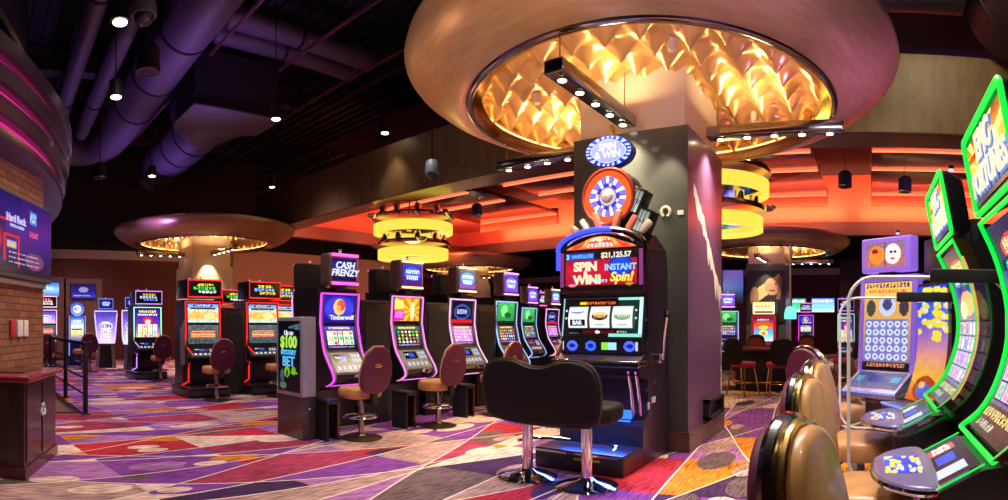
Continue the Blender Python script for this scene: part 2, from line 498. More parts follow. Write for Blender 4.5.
    mx2 = N.new('ShaderNodeMix'); mx2.data_type = 'RGBA'; L.new(ln, mx2.inputs[0]); L.new(vm.outputs[0], mx2.inputs[6]); mx2.inputs[7].default_value = (.72, .6, .5, 1)
    L.new(mx2.outputs[2], b.inputs['Base Color'])
    return m

def bricks():
    m = bpy.data.materials.new('brown_brick'); m.use_nodes = True
    nt = m.node_tree; N = nt.nodes; L = nt.links; b = N['Principled BSDF']; b.inputs['Roughness'].default_value = .8
    tc = N.new('ShaderNodeTexCoord'); mp = N.new('ShaderNodeMapping')
    sp = N.new('ShaderNodeSeparateXYZ'); cb = N.new('ShaderNodeCombineXYZ')
    L.new(tc.outputs['Object'], sp.inputs[0]); ad = N.new('ShaderNodeMath'); L.new(sp.outputs[0], ad.inputs[0]); L.new(sp.outputs[1], ad.inputs[1])
    L.new(ad.outputs[0], cb.inputs[0]); L.new(sp.outputs[2], cb.inputs[1])
    br = N.new('ShaderNodeTexBrick'); br.inputs['Scale'].default_value = 1; br.inputs['Brick Width'].default_value = .22; br.inputs['Row Height'].default_value = .078; br.inputs['Mortar Size'].default_value = .007
    br.inputs['Color1'].default_value = (.3, .13, .07, 1); br.inputs['Color2'].default_value = (.2, .085, .05, 1); br.inputs['Mortar'].default_value = (.09, .05, .04, 1)
    L.new(cb.outputs[0], br.inputs['Vector']); L.new(br.outputs[0], b.inputs['Base Color'])
    bp = N.new('ShaderNodeBump'); bp.inputs['Strength'].default_value = .5; bp.inputs['Distance'].default_value = .01; bp.invert = True
    L.new(br.outputs['Fac'], bp.inputs['Height']); L.new(bp.outputs[0], b.inputs['Normal'])
    return m
BRICK = bricks()

def hang(o, z, s=1):
    for c_ in o.children:
        if c_.name.startswith('stem'):
            z0 = min(v[2] for v in c_.bound_box); h = max(v[2] for v in c_.bound_box)-z0
            k = ((ZC-.02-z)/s-z0)/h
            c_.scale = (1, 1, k); c_.location.z = z0*(1-k)
# ------------------------------------------------------------------ room shell
def struct(name, mb, m, label=None):
    o = mb.build(name, m); tag(o, kind='structure')
    return o
A0, A1, B0, B1, ZC = -22.4, 9.0, -5.0, 30.0, 8.6
fm = MB().box(A0-.2, A1+.2, B0-.2, B1+.2, -.2, 0)
struct('floor', fm, carpet())
c = MB().box(A0-.2, A1+.2, B0-.2, B1+.2, ZC, ZC+.2)
for k in range(100):   # corrugated roof deck ribs
    y = B0+k*.35
    c.box(A0, A1, y, y+.1, ZC-.1, ZC)
struct('ceiling', c, DECK)
w = MB().box(A0-.2, A0, B0, B1, 0, 4.05); w.m = 1; w.box(A0-.2, A0+.06, B0, B1, 4.05, 4.4); w.m = 2; w.box(A0-.2, A0, B0, B1, 4.4, ZC)
struct('wall_left', w, [MAROON, BAND, DECK])
w = MB().box(A0, A1, B1, B1+.2, 0, 4.05); w.m = 1; w.box(A0, A1, B1-.06, B1+.2, 4.05, 4.4); w.m = 2; w.box(A0, A1, B1, B1+.2, 4.4, ZC)
struct('wall_back', w, [MAROON, BAND, DECK])
struct('wall_right', MB().box(A1, A1+.2, B0, B1, 0, ZC), MAROON)
struct('wall_front', MB().box(A0, A1, B0-.2, B0, 0, ZC), MAROON)
w = MB().box(-21.2, -21.0, 10.2, 20.0, 0, 4.5)
struct('wall_inner_left', w, BEIGE)

# pixel (x, y) of the photograph at horizontal distance d, or at height z, to a point of the room
def P(x, y, d=None, z=0):
    al = (x-504)/570
    if d is None: d = (z-EYE)*570/(325-y)
    return Vector((d*(math.sin(al)*.8-math.cos(al)*.6), d*(math.sin(al)*.6+math.cos(al)*.8), EYE+(325-y)*d/570))

# ------------------------------------------------------------------ columns with saucer canopies
RI, RO = 2.24, 3.02
def column(cx, cy, hw, wrap=3.61, faces=(CHARC, PLUM, CHARC, PLUM), base=True):
    f, r, bk, l = faces
    mb = MB()
    mb.add([(-hw, -hw, 0), (hw, -hw, 0), (hw, hw, 0), (-hw, hw, 0), (-hw, -hw, wrap), (hw, -hw, wrap), (hw, hw, wrap), (-hw, hw, wrap)],
           [(0, 1, 5, 4), (1, 2, 6, 5), (2, 3, 7, 6), (3, 0, 4, 7), (4, 5, 6, 7)])
    mb.mi = [0, 1, 2, 3, 0]
    mb.m = 4; h2 = hw-.06; mb.box(-h2, h2, -h2, h2, wrap, 4.42)
    o = mb.build('column', [f, r, bk, l, WHITEC], loc=(cx, cy, 0)); tag(o, kind='structure')
    if base:
        b = MB()
        t = hw+.03
        b.box(-t, t, -t, -hw, 0, .22); b.box(-t, t, hw, t, 0, .22); b.box(-t, -hw, -hw, hw, 0, .22); b.box(hw, t, -hw, hw, 0, .22)
        b.build('column_skirting', mat('bronze_wood_skirting', (.2, .12, .07), .35, .3, noise=.4, nscale=(3, 3, 20), coat=.3), o)
    return o

col1 = column(-2.7, 6.68, .72)
# pale lightning-like mural streak on the plum face
mu = MB(); rnd = random.Random(3)
yy = [-.52+.047*i for i in range(27)]
zz = []
z0 = 3.0
for i, y in enumerate(yy):
    z0 -= (.02+.05*rnd.random()) if i < 9 else (.0+.09*rnd.random())
    zz.append(z0)
top = [(y, z+.03+.06*rnd.random()) for y, z in zip(yy, zz)]
bot = [(y, z-.04-.10*rnd.random()*(1+i/12)) for i, (y, z) in enumerate(zip(yy, zz))]
for i in range(len(yy)-1):
    mu.add([(.722, *bot[i]), (.722, *bot[i+1]), (.722, *top[i+1]), (.722, *top[i])], [(0, 1, 2, 3)])
z0 = 1.9
for i in range(22):
    za = 1.75-i*.075; wv = .02+.05*rnd.random()
    mu.add([(.722, .70-wv, za), (.722, .70, za), (.722, .70, za-.078), (.722, .70-wv*.6, za-.078)], [(0, 1, 2, 3)])
mu.build('mural_streak', mat('mural_white_print', (.8, .7, .72), .5), col1)
# power rail low on the plum face
pr = MB().box(.72, .80, -.15, .55, .26, .30).box(.72, .80, -.15, .55, .46, .5).box(.72, .80, -.15, -.1, .26, .5).box(.72, .80, .5, .55, .26, .5)
pr.build('protective_rail', MATTE, col1)
# horseshoe decal and room label on the charcoal face
hs = MB(); hs.tube([(.46+.05*math.cos(R(a)), -.722, 2.66+.055*math.sin(R(a))) for a in range(-60, 241, 20)], .02, 6)
hs.build('horseshoe_emblem', mat('worn_silver', (.6, .58, .45), .5, 0), col1)
MB().box(.6, .67, -.73, -.72, 2.62, 2.67).build('small_plate', WHITE, col1)

def quilt_mesh(hw, res=.0373):
    n = int(2*RI/res)+1; cell = .373; mb = MB(); idx = {}; vs_ = []; fs = []
    def zf(x, y):
        u = x/cell; v = y/cell
        u = abs(u-math.floor(u)-.5)*2; v = abs(v-math.floor(v)-.5)*2
        return 4.32-.2*(1-u)**1.15*(1-v)**1.15
    for i in range(n+1):
        for j in range(n+1):
            x = (i-n//2)*res; y = (j-n//2)*res
            r = math.hypot(x, y)
            if r > RI+.04: continue
            idx[i, j] = len(vs_); vs_.append((x, y, zf(x, y)))
    for i in range(n):
        for j in range(n):
            q = [(i, j), (i, j+1), (i+1, j+1), (i+1, j)]
            if all(k in idx for k in q):
                fs.append(tuple(idx[k] for k in q))
    mb.add(vs_, fs); return mb

def make_canopy():
    r = root('ceiling_canopy', 'x', 'ceiling canopy')
    prof = [(RI, 4.3), (RI, 4.1), (RI+.02, 4.07), (RI+.1, 4.06), (RI+.3, 4.11), (RI+.52, 4.22), (RI+.7, 4.36), (RO, 4.46), (RO+.015, 4.5), (RO, 4.56), (RO-.06, 4.57), (RI+.2, 4.7), (RI, 4.7), (.2, 4.72)]
    MB().lathe(prof, n=96).build('bowl', BOWL, r, sharp=50)
    MB().lathe([(RI+.03+.045*math.cos(t), 4.065+.035*math.sin(t)) for t in [2*PI*k/10 for k in range(10)]], n=96, closed=True).build('outer_trim_ring', DCHROME, r)
    MB().lathe([(RI-.02, 4.05), (RI+.0, 4.03), (RI+.0, 4.12), (RI-.12, 4.14), (RI-.14, 4.12), (RI-.12, 4.09)], n=96, closed=True).build('inner_trim_ring', GOLDR, r)
    quilt_mesh(.7).build('quilted_panel', QUILT, r, sharp=60)
    MB().lathe([(RI-.10, 4.15), (RI-.07, 4.15), (RI-.07, 4.17), (RI-.10, 4.17)], n=96, closed=True).build('cove_light_strip', glow('cove_strip_glow', (1, .55, .15), 5), r)
    sp = MB()
    for a in (40, 130, 210, 300):
        sp.lathe([(.0, 4.17), (.03, 4.17), (.045, 4.185), (.045, 4.3)], c=(1.45*math.cos(R(a)), 1.45*math.sin(R(a)), 0), n=16)
    sp.build('sprinkler_cup', WHITEC, r)
    return r
DISCS = [(-2.7, 6.68, 'large brushed metal saucer canopy over the nearest column, seen from below'),
         (-17.6, 7.46, 'saucer canopy on the pale column behind the red slot machines'),
         (-18.0, 21.2, 'distant saucer canopy glowing behind the middle row of toppers'),
         (-3.76, 20.9, 'saucer canopy above the dark column with the blonde portrait')]
canopy = make_canopy()
for i, (x, y, lab) in enumerate(DISCS):
    o = canopy if i == 0 else dup(canopy, (x, y, 0), 0, lab)
    o.location = (x, y, 0); o['label'] = lab; o['group'] = 'saucer canopies on the columns'
column(-17.6, 7.46, .72, wrap=3.3, faces=(WHITEC,)*4, base=True)
column(-18.0, 21.2, .72, wrap=3.4, faces=(WHITEC,)*4)
column(-3.76, 20.9, .72)

def make_bar():
    # slim black spotlight bar along local x, 1.6 m long, five lamps underneath
    r = root('spotlight_bar', 'x', 'light fixture', group='spotlight bars under the canopies')
    MB().rbox(-.82, .82, -.1, .1, 0, .13, .012).build('housing', DCHROME, r)
    for k in range(5):
        x = -.66+.33*k
        l = MB().lathe([(0, .0), (.03, -.002), (.034, -.012), (.045, -.014), (.05, 0)], c=(x, 0, 0), n=16).build('lamp_rim', BLACK, r)
        MB().cyl((x, 0, -.018), .04, .012, 12).build('lens', LAMP, l)
    MB().tube([(-.7, 0, .13), (-.7, 0, .6)], .006, 6).tube([(.7, 0, .13), (.7, 0, .6)], .006, 6).build('hanging_wire', DCHROME, r)
    return r
bar = make_bar(); first = True
names = {0: 'nearest column', 1: 'pale left column', 2: 'distant middle column', 3: 'portrait column'}
for i, (cx, cy, _) in enumerate(DISCS):
    for (dx, dy, rz, side) in [(0, -1.53, PI/2, 'pointing out towards the viewer'), (1.56, 0, 0, 'reaching out to the right'), (-1.56, 0, 0, 'reaching out to the left')]:
        if i >= 2 and dx < 0: continue
        lab = 'five-lamp spotlight bar at the %s, %s' % (names[i], side)
        o = bar if first else dup(bar, (0, 0, 0), 0, lab)
        o.location = (cx+dx, cy+dy, 3.66); o.rotation_euler = (0, 0, rz); o['label'] = lab
        first = False
        if i == 0:
            for k in (-.66, -.0, .66):
                x = cx+dx+(k if rz == 0 else 0); y = cy+dy+(k if rz else 0)
                light('bar_spot', 'SPOT', (x, y, 3.62), 190, WARM, (x, y, 0), size=.05, angle=105, blend=.9)
        else:
            light('bar_spot', 'SPOT', (cx+dx, cy+dy, 3.62), 300, WARM, (cx+dx, cy+dy, 0), size=.05, angle=90, blend=.8)
        light('bar_uplight', 'AREA', (cx+dx*.8, cy+dy*.8, 3.80), 26 if i == 0 else 30, (1, .68, .32), (cx+dx, cy+dy, 5), size=.8 if rz == 0 else .12, sizey=.12 if rz == 0 else .8)
# spots washing the column faces
for (x, y, ax, ay) in [(-2.7, 5.6, -2.7, 6.0), (-1.6, 6.68, -1.95, 6.68), (-2.2, 5.6, -2.2, 6.0)]:
    light('column_wash', 'SPOT', (x, y, 3.62), 90, WARM, (ax, ay, 2.6), size=.03, angle=50, blend=.7)
light('column_wash', 'SPOT', (-16.6, 7.3, 3.62), 120, WARM, (-16.9, 7.3, 2.6), size=.03, angle=70, blend=.7)
light('column_wash', 'SPOT', (-3.76, 19.6, 3.62), 150, WARM, (-3.76, 20.2, 2.4), size=.03, angle=60, blend=.7)

# ------------------------------------------------------------------ pit soffit and coral tray ceiling
b = MB().box(-17.5, A1, 9.35, 9.95, 4.57, 5.86); b.m = 1; b.box(-17.5, A1, 9.36, 10.1, 4.55, 4.57)
struct('beam', b, [BEAMW, SOFFM])
b = MB().box(-17.5, -17.2, 9.95, 20.2, 4.55, 5.0); b.box(-17.2, A1, 19.95, 20.2, 4.55, 5.02); b.m = 1; b.box(-18.2, -17.5, 9.95, 20.9, 4.9, 4.98); b.box(-17.5, A1, 20.2, 20.9, 4.9, 4.98)
struct('trim_1', b, [REDW, COVE])
b = MB().box(-18.3, -18.2, 9.95, 20.9, 4.9, 5.84); b.box(-18.2, A1, 20.9, 21.0, 4.9, 6.9); b.m = 1; b.box(-14.5, A1, 9.95, 21, 6.9, 7.0)
b.m = 0; b.box(-18.3, -15.4, 9.95, 21, 5.84, 5.9)
struct('trim_2', b, [COVE, DECK])
struct('trim_3', MB().box(-18.3, -17.5, 9.85, 9.95, 4.57, 5.9), BEAMW)
LED = glow('orange_led_glow', (1, .16, .06), 2.2)
for gi, (x0, x1, nm) in enumerate([(-15.2, -11.4, 'above the left chandelier'), (-10.1, -6.4, 'left of the nearest column'), (-5.1, -1.4, 'right of the nearest column'), (.0, 3.8, 'over the green-lit machines'), (5.1, 8.8, 'farthest right in the pit')]):
    r = root('ceiling_raft', 'stepped dark wood ceiling raft edged with orange light, %s' % nm, 'ceiling panel', (0, 0, 0), 0, 'stepped wooden rafts in the pit ceiling')
    steps = [(10.3, 11.8, 5.42), (11.95, 13.4, 5.5), (13.55, 15.3, 5.58), (15.45, 18.6, 5.66)]
    for (y0, y1, z) in steps:
        p = MB().rbox(x0, x1, y0, y1, z, z+.1, .01).build('raft_panel', mat('dark_wine_veneer', (.035, .014, .02), .22, noise=.4, nscale=(2, 24, 24), coat=.8), r)
        MB().box(x0+.03, x1-.03, y1-.02, y1+.02, z-.035, z-.001).build('light_strip', LED, p)
    MB().box(x0, x1, 18.6, 18.7, 5.3, 5.9).build('raft_end_board', mat('orange_stained_wood', (.45, .1, .04), .4, noise=.3, nscale=(2, 20, 20)), r)
    light('pit_glow', 'AREA', ((x0+x1)/2, 18.2, 5.0), 95, ORNG, ((x0+x1)/2, 20.9, 5.9), size=4.6, sizey=.5)
    light('pit_up', 'AREA', ((x0+x1)/2, 20.55, 5.02), 95, ORNG, ((x0+x1)/2, 20.8, 6.6), size=4.6, sizey=.3)
for y in (11.5, 14.5, 17.8):
    light('pit_side_glow', 'AREA', (-15.6, y, 5.0), 90, ORNG, (-17.6, y, 5.9), size=.5, sizey=3)
for x in (-12, -8.2, -3, 1.9):
    light('pit_purple', 'AREA', (x, 12.5, 3.6), 45, PURP, (x, 14.5, 6), size=1)

# ------------------------------------------------------------------ ring chandeliers
def make_chandelier():
    r = root('ring_chandelier', 'x', 'chandelier', group='stacked ring chandeliers')
    for k, (z, rad) in enumerate([(3.25, 1.0), (3.95, 1.12)]):
        MB().lathe([(rad-.1, z), (rad, z), (rad, z+.26), (rad-.1, z+.26)], n=64, closed=True).build('glowing_ring', YRING, r)
        MB().lathe([(rad-.1, z+.1), (.15, z+.16), (.15, z+.2), (rad-.1, z+.2)], n=48).build('ring_web', CHROME, r)
    for z, rad in [(3.62, 1.05), (4.35, 1.15)]:
        MB().lathe([(.2, z), (rad, z), (rad+.02, z+.05), (rad, z+.1), (.2, z+.1)], n=64, closed=True).build('mirror_band', mat('copper_mirror', (.7, .35, .25), .12, 1), r)
        for k in range(10):
            a = 2*PI*k/10
            MB().cyl((rad*.8*math.cos(a), rad*.8*math.sin(a), z+.1), .09, .2, 12).build('chrome_tube', CHROME, r)
        for a in (0, 2.1, 4.2):
            MB().lathe([(0, z-.02), (.1, z), (.17, z+.07), (.16, z+.1), (0, z+.1)], c=((rad+.05)*math.cos(a+z), (rad+.05)*math.sin(a+z), 0), n=16).build('side_dome', CHROME, r)
    MB().tube([(.15, 0, 4.4), (.15, 0, 6.9)], .02, 6).tube([(-.15, 0, 4.4), (-.15, 0, 6.9)], .02, 6).build('suspension_rod', BLACK, r)
    return r
ch = make_chandelier(); ch.location = (-11.6, 11.2, 0); ch['label'] = 'chandelier of stacked yellow glowing rings hanging in front of the coral ceiling at left'
dup(ch, (-3.1, 10.9, -.0), .6, 'chandelier of stacked yellow rings half hidden behind the nearest column')
for (x, y) in [(-11.6, 11.2), (-3.1, 10.9)]:
    light('ring_glow', 'POINT', (x, y, 3.1), 60, (1, .8, .25), size=.5)

# ------------------------------------------------------------------ ducts, trusses and little ceiling things
def duct(name, pts, r, lab, cat='duct', ribs=True, n=28, rib_every=1.2, grp=None, m=None):
    rt = root(name, lab, cat, (0, 0, 0), 0, grp)
    MB().tube(pts, r, n).build('duct_pipe', m or DUCT, rt)
    if ribs:
        tot = 0; rb = []
        for a, b_ in zip(pts[:-1], pts[1:]):
            a = Vector(a); b_ = Vector(b_); L = (b_-a).length; k = int(L/rib_every); d = (b_-a).normalized()
            for i in range(k):
                p = a+d*(i+.5)*L/max(k, 1)
                MB().tube([p-d*.03, p+d*.03], r+.018, n).build('joint_band', mat('dark_duct_band', (.03, .025, .04), .4, .5), rt)
    if r < 1:
        L = len(pts); hr = MB()
        for f in (.15, .5, .85) if L == 2 else (.3, .6):
            if L == 2: p = Vector(pts[0]).lerp(Vector(pts[1]), f)
            else: p = Vector(pts[int(f*(L-1))])
            hr.tube([(p.x, p.y, p.z+r*.98), (p.x, p.y, ZC-.09)], .012, 6)
        hr.build('hanger_rod', DECK, rt)
    return rt
duct('spiral_duct', smooth_line([(2.0, 3.5, 7.0), (-8, 3.75, 6.95), (-15.6, 3.95, 6.85), (-17.0, 3.7, 6.8), (-17.3, 2.6, 6.8), (-17.3, -2, 6.8)], 2), .52, 'large purple-lit spiral duct running away across the upper left')
duct('round_duct', [(-13.62, 5.7, 6.55), (-17.6, 5.7, 6.35)], .62, 'shorter purple round duct behind the boxy duct transition', rib_every=.9)
r = root('duct_transition', 'flat purple-lit box duct flaring into the shorter round duct', 'duct', (0, 0, 0))
t = MB().box(-12.4, -11.2, 4.55, 6.6, 6.1, 7.3).build('box_duct', mat('black_box_duct', (.03, .027, .04), .5, .3), r)
MB().box(-12.45, -11.15, 4.5, 6.65, 6.06, 6.1).build('lower_plate', DUCT, r)
def ringp(x, hy, hz, cy, cz, rnd_):
    o = []
    for k in range(24):
        a = 2*PI*k/24; c, s = math.cos(a), math.sin(a)
        q = max(abs(c), abs(s)); e = (1-rnd_)/q+rnd_
        o.append((x, cy+hy*c*e, cz+hz*s*e))
    return o
MB().tube([(-11.5, 4.8, 7.3), (-11.5, 4.8, 8.5)], .02, 6).tube([(-12.1, 6.3, 7.3), (-12.1, 6.3, 8.5)], .02, 6).build('hanger_rod', DECK, r)
MB().loft([ringp(-12.4, 1.02, .55, 5.57, 6.65, 0), ringp(-12.9, .95, .57, 5.5, 6.62, .4), ringp(-13.6, .62, .62, 5.7, 6.55, 1)]).build('flared_neck', DUCT, r)
for i, (y, lab) in enumerate([(2.05, 'thin purple pipe duct nearest the left wall'), (2.75, 'second thin purple pipe duct beside the spiral duct')]):
    duct('pipe_duct', [(-7, y-.1, 6.9), (-15.5, y+.15, 6.7)], .19, lab, rib_every=3, grp='thin ducts at upper left')
for i, (x, lab) in enumerate([(-11.2, 'left one of two thin ducts crossing the dark ceiling'), (-10.5, 'right one of two thin ducts crossing the dark ceiling')]):
    duct('pipe_duct', [(x, 4.7, 7.7), (x, 8.7, 7.7)], .24, lab, rib_every=2.5, grp='thin ducts across the middle ceiling')
duct('round_duct', [(-1.5, 8.5, 6.75), (1.4, 8.5, 6.75)], .6, 'dark blue duct peeking out beside the big canopy, upper right', m=mat('blue_black_duct', (.05, .05, .09), .45, .5), rib_every=2)
duct('round_duct', [(2.5, 4.7, 6.75), (2.4, 9.2, 6.6)], .85, 'huge dark duct in the top right corner above the wood beam', m=MATS['blue_black_duct'], rib_every=1.5)
# ceiling trusses / joists
for i, y in enumerate((1.0, 9.0, 12.0)):
    g = MB(); g.box(A0, A1, y-.06, y+.06, 7.9, 8.0); g.box(A0, A1, y-.06, y+.06, 7.35, 7.43)
    for k in range(26):
        x = A0+1.2*k; g.tube([(x, y, 7.4), (x+.6, y, 7.95)], .025, 5).tube([(x+.6, y, 7.95), (x+1.2, y, 7.4)], .025, 5)
    struct('beam', g, DECK)
for i, x in enumerate((-19.5, -14.5, -6.3, -1)):
    struct('beam', MB().box(x-.1, x+.1, B0, 9.3, 7.9, 8.5).box(x-.2, x+.2, B0, 9.3, 7.86, 7.9), mat('dusty_joist', (.06, .045, .07), .6))
sp = MB()
for y in (4.9, 6.6, 8.2): sp.tube([(-20, y, 7.2), (-5, y, 7.2)], .04, 6)
o = sp.build('sprinkler_pipe', mat('red_pipe', (.12, .03, .05), .5)); tag(o, kind='structure')

def make_downlight():
    r = root('downlight', 'x', 'ceiling light', group='hanging downlights in the dark ceiling')
    MB().cyl((0, 0, 0), .11, .26, 20).lathe([(.09, 0), (.12, 0), (.12, .03), (.09, .03)], n=20, closed=True).build('can', MATTE, r)
    MB().cyl((0, 0, -.012), .085, .014, 16).build('lens', glow('downlight_glow', (1, .8, .5), 16), r)
    MB().tube([(0, 0, .26), (0, 0, 2.4)], .012, 6).build('stem', MATTE, r)
    return r
dl = make_downlight(); first = True
for (x, y, lab) in [(116, 97, 'downlight glowing between the thin ducts and the spiral duct'), (152, 176, 'downlight glowing in front of the shorter round duct'), (276, 119, 'downlight at the corner of the box duct'),
                    (385, 133, 'downlight just above the wood beam, left of the big canopy'), (272, 187, 'small downlight above the right rim of the left canopy'), (120, 22, 'unlit purple-tinted downlight high at upper left')]:
    zz_ = {152: 5.4, 116: 5.2, 120: 5.0, 276: 5.6}.get(x, 6.0); p = P(x, y, z=zz_)
    o = dl if first else dup(dl, p, 0, lab)
    o.location = p; o['label'] = lab; first = False
    hang(o, zz_)
    light('downlight_beam', 'SPOT', (p.x, p.y, zz_-.04), 60, WARM, (p.x, p.y, 0), size=.06, angle=80, blend=.8)
def make_speaker():
    r = root('pendant_speaker', 'x', 'speaker', group='black pendant speakers')
    MB().lathe([(0, .0), (.13, 0), (.16, .03), (.16, .3), (.1, .36), (0, .36)], n=24).build('case', MATTE, r)
    MB().lathe([(.12, -.005), (.165, -.005), (.17, .02), (.12, .02)], n=24, closed=True).build('rim', DCHROME, r)
    MB().tube([(0, 0, .36), (0, 0, 1.6)], .01, 6).build('stem', MATTE, r)
    return r
spk = make_speaker(); first = True
for (x, y, z, s, lab) in [(148, 72, 6.0, 1.35, 'large black pendant speaker against the spiral duct'), (100, 178, 5.3, 1.1, 'black pendant speaker at the far end of the spiral duct'), (845, 187, 4.6, 1, 'black pendant speaker in the coral gap right of the nearest column'),
                    (905, 192, 4.6, 1, 'black pendant speaker beside the green-lit topper'), (477, 216, 4.6, 1, 'black pendant speaker left of the nearest column, lower one'), (586, 206, 4.6, 1, 'black pendant speaker next to the wheel topper'), (383, 134, 6.2, .8, 'grey pendant speaker beside the downlight over the beam')]:
    p = P(x, y, z=z)
    o = spk if first else dup(spk, p, 0, lab)
    o.location = p; o['label'] = lab; o.scale = (s, s, s); first = False; hang(o, z, s)
def make_domecam():
    r = root('dome_camera', 'x', 'security camera', group='dome security cameras')
    MB().lathe([(0, .34), (.09, .34), (.12, .3), (.14, .1), (.13, .08), (0, .08)], n=24).build('housing', mat('teal_grey_plastic', (.16, .2, .26), .4), r)
    MB().lathe([(0, -.02), (.06, -.005), (.1, .04), (.115, .09)], n=24).build('dome', mat('smoked_dome', (.03, .03, .04), .08, coat=1), r)
    MB().tube([(0, 0, .34), (0, 0, 1.5)], .018, 8).build('stem', BLACK, r)
    return r
dc = make_domecam(); dc.location = P(144, 24, z=5.0); dc.scale = (1.15,)*3; hang(dc, 5.0, 1.15); dc['label'] = 'dome security camera hanging at the top left near the spiral duct'
o = dup(dc, P(432, 178, z=4.5), 0, 'dome security camera hanging in front of the wood beam'); o.scale = (1.1,)*3; hang(o, 4.5, 1.1)

# ------------------------------------------------------------------ left: brick pier, curved canopy, cabinet, railing
ang = math.atan2(.77-.24, -6.45+5.5)
br = MB()
br.box(-2.2, 1.36, 0, 2.2, 0, 4.2)   # local x along the wall, y away from the room
wl = br.build('wall_brick', BRICK, loc=(-5.78, .17, 0), rot=(0, 0, ang)); 
tag(wl, kind='structure')
CC = (-9.54, -6.48); CR = 7.85
r = root('curved_canopy', 'dark round canopy with three magenta-lit grooves above the wall screen', 'ceiling canopy', (CC[0], CC[1], .14))
cp = []
z = 3.0
cp = [(CR, 3.08), (CR, 3.1), (CR+.02, 3.16), (CR-.08, 3.18), (CR-.08, 3.26), (CR+.05, 3.28), (CR+.08, 3.42), (CR-.04, 3.44), (CR-.04, 3.52), (CR+.1, 3.54), (CR+.13, 3.68), (CR, 3.70), (CR, 3.78), (CR+.14, 3.8), (CR+.15, 3.95), (CR-.3, 4.0)]
MB().lathe(cp, n=120, a0=R(20), a1=R(150)).build('fascia', mat('bronze_purple_laminate', (.16, .1, .14), .25, .6, coat=.5), r, sharp=30)
for zz_, rr in [(3.22, CR-.06), (3.48, CR-.02), (3.74, CR+.02)]:
    MB().lathe([(rr, zz_-.035), (rr+.015, zz_-.035), (rr+.015, zz_+.035), (rr, zz_+.035)], n=100, closed=True, a0=R(20), a1=R(150)).build('light_groove', glow('magenta_groove_glow', (1, .03, .35), .55), r)
MB().lathe([(CR-3.2, 2.5), (CR-2.0, 2.46), (CR-1.2, 2.66), (CR-.5, 2.9), (CR, 3.08)], n=60, a0=R(20), a1=R(150)).build('soffit', mat('plum_soffit', (.09, .05, .12), .4), r)
r = root('upper_curved_canopy', 'unlit dark curved drum above the magenta-lit canopy, top left', 'ceiling canopy', (CC[0]+.1, CC[1]-.1, 0))
MB().lathe([(2, 5.0), (CR-.42, 4.98), (CR-.38, 5.02), (CR-.38, 5.12), (CR-.42, 5.14), (CR-.42, 8.0)], n=120, a0=R(20), a1=R(150)).build('drum', mat('near_black_laminate', (.02, .018, .03), .3, .3, coat=.4), r)
light('canopy_purple', 'SPOT', (-6.2, 4.2, 2.6), 60, (.6, .25, 1), (-6.9, 1.2, 3.5), size=.2, angle=70)

# wall screen on the brick pier
r = root('wall_screen', 'large promotional screen mounted on the brick pier at the left edge', 'screen', (-5.78, .17, -.112), ang); r.scale = (1.08,)*3
rng = np.random.default_rng(5)
im = vgrad(64, 128, (.1, .06, .4), (.22, .12, .6), (.16, .1, .5), (.05, .03, .2))
disc_(im, .78, .1, .3, .3, (.3, .1, .5), .5)
rect_(im, .0, .25, .2, .9, (.15, .07, .4))
rect_(im, .62, .74, .12, .3, (.2, .5, .95)); words(im, .63, .73, .15, .27, (.8, .95, 1), rng)
rect_(im, .1, .34, .34, .37, (.9, .15, .3)); words(im, .62, .76, .4, .47, (.95, .4, .6), rng)
rect_(im, .22, .46, .52, .56, (.95, .1, .15)); rect_(im, .22, .25, .52, .86, (.95, .1, .15)); rect_(im, .43, .46, .52, .93, (.95, .1, .15)); rect_(im, .27, .41, .6, .7, (.6, .6, 1)); words(im, .28, .4, .62, .68, (1, .9, .4), rng)
disc_(im, .7, .8, .16, .12, (.5, .25, .45)); disc_(im, .12, .6, .08, .16, (.7, .1, .3))
for q in range(3): words(im, .3, .78, .74+.06*q, .765+.06*q, (.85, .85, 1), rng)
MB().rbox(-.34, 1.26, -.10, -.02, 1.86, 2.69, .012, axis='y').build('casing', DGREY, r)
pix('display', im, flat(-.31, 1.23, 1.91, 2.66, -.105), r, SCRD)
WTXT = glow('white_letter_glow', (.9, .93, 1), .9)
text('Hard Rock', .1, mat('pale_violet_letter', (.1, .1, .2), .4, emit=(.6, .6, 1), es=.7), r, (.30, -.112, 2.43), name='lettering', bold=.003)
text('HOTEL & CASINO', .04, MATS['pale_violet_letter'], r, (.32, -.112, 2.36), name='lettering')
MB().rbox(-.3, 1.2, -.06, 0, 1.80, 1.86, .008, axis='y').build('cable_tray', GREY, r)
o = root('wall_switch_plate', 'pair of white and red card holders on the brick pier', 'wall plate', (-5.78, .17, -.112), ang); o.scale = (1.08,)*3
MB().rbox(.52, .64, -.03, 0, 1.28, 1.45, .008, axis='y').rbox(.68, .78, -.03, 0, 1.28, 1.45, .008, axis='y').build('plate', WHITE, o)
MB().rbox(.36, .46, -.03, 0, 1.28, 1.45, .008, axis='y').build('red_plate', mat('red_plastic', (.5, .02, .04), .4), o)

